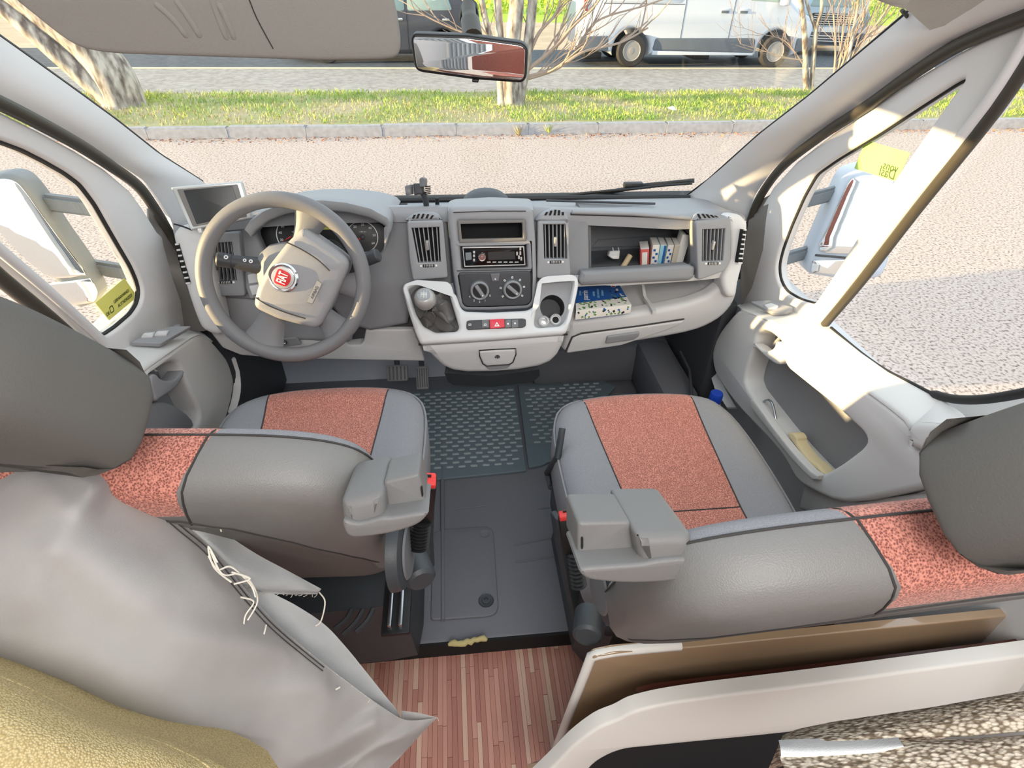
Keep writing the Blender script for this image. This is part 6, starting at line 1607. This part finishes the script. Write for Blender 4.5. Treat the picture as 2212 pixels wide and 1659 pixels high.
# ------------------------------------------------------------------ grey cloth cover hanging behind the driver seat
ct = thing('cloth_cover', 'light grey cloth cover with frayed white lined hem hanging on the driver seat back', 'cloth', at(400, 1300, D=.80))
def D_(pts): return [at(x, y, D=d) for x, y, d in pts]
hem = D_([(182, 990, .66), (215, 990, .66), (270, 1015, .67), (330, 1075, .69), (400, 1135, .71), (455, 1180, .73), (500, 1235, .74), (545, 1290, .76), (600, 1350, .78), (680, 1418, .81), (760, 1480, .85), (830, 1530, .90), (880, 1556, .93), (945, 1550, .97)])
r2 = D_([(130, 1008, .655), (185, 1040, .635), (255, 1100, .64), (330, 1170, .65), (400, 1235, .66), (470, 1310, .68), (540, 1385, .71), (620, 1450, .75), (700, 1510, .79), (770, 1560, .85), (835, 1590, .90), (880, 1592, .93), (915, 1580, .96)])
r3 = D_([(60, 1012, .64), (120, 1090, .60), (190, 1180, .585), (270, 1280, .59), (350, 1370, .61), (430, 1450, .64), (510, 1520, .68), (590, 1580, .73), (670, 1620, .78), (740, 1640, .84), (800, 1640, .90), (860, 1640, .95)])
r4 = D_([(-20, 1040, .64), (20, 1120, .58), (90, 1260, .565), (170, 1380, .57), (260, 1480, .59), (350, 1560, .62), (440, 1620, .66), (540, 1670, .72), (640, 1700, .78), (720, 1705, .84), (800, 1700, .90)])
r5 = D_([(-160, 1090, .62), (-130, 1260, .56), (-50, 1420, .56), (60, 1520, .58), (170, 1600, .60), (280, 1660, .64), (400, 1720, .68), (520, 1760, .74), (640, 1780, .80), (740, 1780, .86)])
RIDGES = [(at(60, 1015, D=.63), at(140, 1070, D=.60), .022, .018), (at(150, 1012, D=.64), at(205, 1045, D=.63), .020, .016), (at(205, 1045, D=.63), at(130, 1190, D=.585), .022, .014), (at(130, 1190, D=.585), at(70, 1270, D=.57), .016, .03),
          (at(700, 1480, D=.80), at(430, 1500, D=.66), .012, .02), (at(800, 1560, D=.88), at(640, 1640, D=.78), .012, .015), (at(620, 1400, D=.76), at(400, 1360, D=.62), .010, .02), (at(540, 1320, D=.73), at(380, 1340, D=.63), -.008, .02), (at(870, 1580, D=.93), at(720, 1690, D=.84), .012, .014)]
def rows_cloth(name, rows, m, n=70, sm=6, amp=.006, seed=1, parent=ct, thick=.0025):
    R = [spl(r, 6) for r in rows]; R = [resamp(r, n) for r in R]
    cols = [spl(c, sm) for c in zip(*R)]
    V = []; F = []; k = len(cols[0]); rg = random.Random(seed); ph_ = [rg.uniform(0, 6) for _ in range(6)]
    for j, c in enumerate(cols):
        for i, p in enumerate(c):
            s, t = j / (n - 1), i / (k - 1)
            f = math.sin(22 * s - 4 * t + ph_[0]) * .5 + math.sin(37 * s + 9 * t + ph_[1]) * .3 + math.sin(13 * s + 3 * t * t * 4 + ph_[2]) * .6
            rd_ = .0035 * math.sin(52 * s + 7 * t + ph_[3]) * math.exp(-((t - .12) / .22) ** 2) * min(1, max(0, (s - .3) * 4)) + .004 * math.sin(31 * s - 5 * t + ph_[4]) * math.exp(-((t - .35) / .3) ** 2) * min(1, max(0, (s - .35) * 3)) if name == 'outer_layer' else 0
            for A, B, hh, ww in RIDGES if name == 'outer_layer' else ():
                ab = B - A; q = max(0, min(1, (p - A).dot(ab) / ab.dot(ab))); dd = (p - (A + ab * q)).length
                rd_ += hh * math.exp(-(dd / ww) ** 2)
            wgt = min(1, .25 + 1.6 * t) * (.45 + .9 * max(0, s - .25))
            V.append(p + (CAM_LOC - p).normalized() * (f * amp * wgt + rd_))
    for j in range(n - 1):
        for i in range(k - 1): F.append((j * k + i, j * k + i + 1, (j + 1) * k + i + 1, (j + 1) * k + i))
    bm = fixn((V, F))
    bmesh.ops.solidify(bm, geom=bm.faces[:], thickness=thick)
    if name == 'outer_layer':
        for i in (2, 4):
            tube('stitch_line', [V[j * k + i] + (CAM_LOC - V[j * k + i]).normalized() * .0032 for j in range(int(n * .12), int(n * .62))], .0008, 'seam', parent, 5)
    return objbm(name, bm, m, parent, 80)
rows_cloth('outer_layer', [hem, r2, r3, r4, r5], 'cloth_grey', 150, 12, .013, 4)
# white lining: upper flap and long strip
fu = D_([(285, 1050, .70), (340, 1072, .71), (400, 1098, .73), (455, 1130, .75), (505, 1165, .77), (560, 1200, .79), (620, 1232, .82), (694, 1272, .86)])
fm = D_([(290, 1060, .70), (360, 1100, .70), (420, 1140, .72), (475, 1185, .735), (520, 1228, .755), (575, 1258, .785), (635, 1268, .82), (690, 1278, .86)])
fb = D_([(300, 1070, .70), (370, 1120, .71), (430, 1165, .725), (480, 1215, .74), (510, 1250, .76), (560, 1278, .79), (620, 1284, .83), (685, 1284, .865)])
rows_cloth('lining_flap', [fu, fm, fb], 'cloth_white', 50, 5, .003, 7)
gu = D_([(480, 1205, .77), (540, 1252, .79), (590, 1282, .81), (640, 1308, .83), (700, 1348, .86), (745, 1395, .88), (790, 1450, .91), (830, 1500, .93), (858, 1535, .95), (866, 1556, .96)])
gm = D_([(490, 1225, .765), (535, 1275, .785), (580, 1318, .805), (630, 1352, .825), (685, 1392, .85), (735, 1440, .88), (780, 1485, .905), (815, 1520, .925), (845, 1545, .945), (862, 1558, .96)])
gd = D_([(500, 1245, .76), (530, 1290, .775), (570, 1335, .79), (620, 1380, .81), (675, 1425, .835), (730, 1470, .865), (775, 1505, .89), (810, 1532, .915), (840, 1552, .94), (860, 1560, .955)])
rows_cloth('lining_strip', [gu, gm, gd], 'cloth_white', 60, 5, .004, 8)
gw = D_([(520, 1200, .78), (580, 1228, .80), (640, 1262, .82)])
# corner patch of the grey layer by the tip
rows_cloth('corner_patch', [D_([(866, 1535, .955), (905, 1540, .965), (945, 1550, .968)]), D_([(866, 1560, .95), (905, 1558, .96), (944, 1552, .967)])], 'cloth_grey', 12, 3, .001, 9)
# loose threads
random.seed(17)
th = [[(478, 1148, .74), (466, 1100, .72), (470, 1060, .70), (490, 1030, .69), (514, 1022, .69), (512, 1030, .69)], [(690, 1280, .86), (702, 1300, .85), (694, 1340, .85), (682, 1352, .85)],
      [(450, 1200, .70), (470, 1230, .70), (500, 1225, .71), (540, 1262, .73), (552, 1290, .73)], [(455, 1190, .70), (480, 1240, .70), (520, 1240, .72), (546, 1265, .73), (556, 1300, .74), (535, 1340, .73)],
      [(470, 1215, .70), (450, 1180, .70), (462, 1225, .70), (500, 1258, .71)], [(520, 1290, .74), (548, 1300, .74), (530, 1330, .73), (526, 1362, .73)], [(575, 1350, .76), (570, 1370, .75), (560, 1390, .75)], [(500, 1236, .71), (540, 1250, .72), (505, 1262, .71)],
      [(605, 1385, .78), (600, 1400, .77), (606, 1412, .77)], [(720, 1480, .84), (722, 1490, .83), (735, 1484, .83)]]
for q_ in th: tube('loose_thread', spl(D_([(x, y, d - .015) for x, y, d in q_]), 6), .0011, 'thread', ct, 5)
g = G()
for src, n in ((gd, 60), (fb, 40), (hem[6:], 40)):
    R = resamp(spl(src, 6), n)
    for p in R:
        L = random.uniform(.003, .010); d = Vector((random.uniform(-1, .3), random.uniform(-.3, .3), random.uniform(-1, .1))).normalized()
        g.add(tube_vf([p, p + d * L * .6 + Vector((0, 0, -.001)), p + d * L], .00045, 3))
o = g.put('fray', 'thread', ct); tag(o, kind='stuff')
# strap that ties the cloth to the head rest
rows_cloth('tie_strap', [D_([(215, 985, .67), (240, 975, .67), (262, 962, .675)]), D_([(222, 995, .665), (248, 988, .668), (266, 985, .672)])], 'beige_cloth', 10, 3, .001, 3)
# ------------------------------------------------------------------ khaki bench cushion, lower left corner
kc_ = thing('bench_cushion', 'khaki woven bench cushion in the lower left corner', 'cushion', at(150, 1600, D=.52))
k0 = [at(x, y, D=d) for x, y, d in ((-160, 1400, .50), (-40, 1440, .51), (60, 1478, .52), (160, 1530, .53), (260, 1570, .54), (360, 1600, .55), (430, 1630, .56), (480, 1659, .56), (520, 1720, .56))]
k1 = [at(x, y, D=d) for x, y, d in ((-170, 1430, .475), (-50, 1475, .48), (50, 1515, .485), (150, 1562, .49), (240, 1600, .50), (330, 1632, .51), (390, 1670, .52), (430, 1720, .52), (460, 1800, .52))]
k2 = [at(x, y, D=d) for x, y, d in ((-200, 1540, .44), (-80, 1590, .44), (20, 1640, .44), (110, 1680, .45), (190, 1720, .46), (260, 1760, .47), (310, 1800, .48), (350, 1850, .48), (370, 1900, .48))]
loft('cushion_cover', [[p + Vector((0, .06, -.12)) for p in k0], [p + Vector((0, .012, -.03)) for p in k0], k0, k1, k2, [p + Vector((-.05, -.1, -.02)) for p in k2]], 'khaki', kc_, 40, smooth=5)
tube('cushion_piping', spl([p.lerp(q, .25) for p, q in zip(k0, k1)], 5), .0014, 'khaki', kc_, 8)
# ------------------------------------------------------------------ living area behind the camera (seen in the mirrors)
bb = thing('bench', 'red upholstered bench backrest in the living area behind the seats', 'bench', (.35, -1.1, 0))
box('bench_back', (.18, -1.15, 1.12), (1.3, .14, 1.0), 'red_fabric', bb, .04)
box('bench_base', (.35, -.95, .2), (.95, .5, .5), 'cream_laminate', bb, .02)
box('bench_seat', (.35, -.90, .52), (.95, .5, .14), 'red_fabric', bb, .04)
cu_ = thing('curtain', 'white curtain hanging left of the bench in the living area', 'curtain', (-.4, -1.2, .4))
rows = [[Vector((-.95 + .45 * i / 40, -1.0 + .04 * math.sin(i * 1.3), z)) for i in range(41)] for z in (.3, .8, 1.3, 1.9)]
loft('drape', rows, 'cloth_white', cu_, 60, thick=.003)
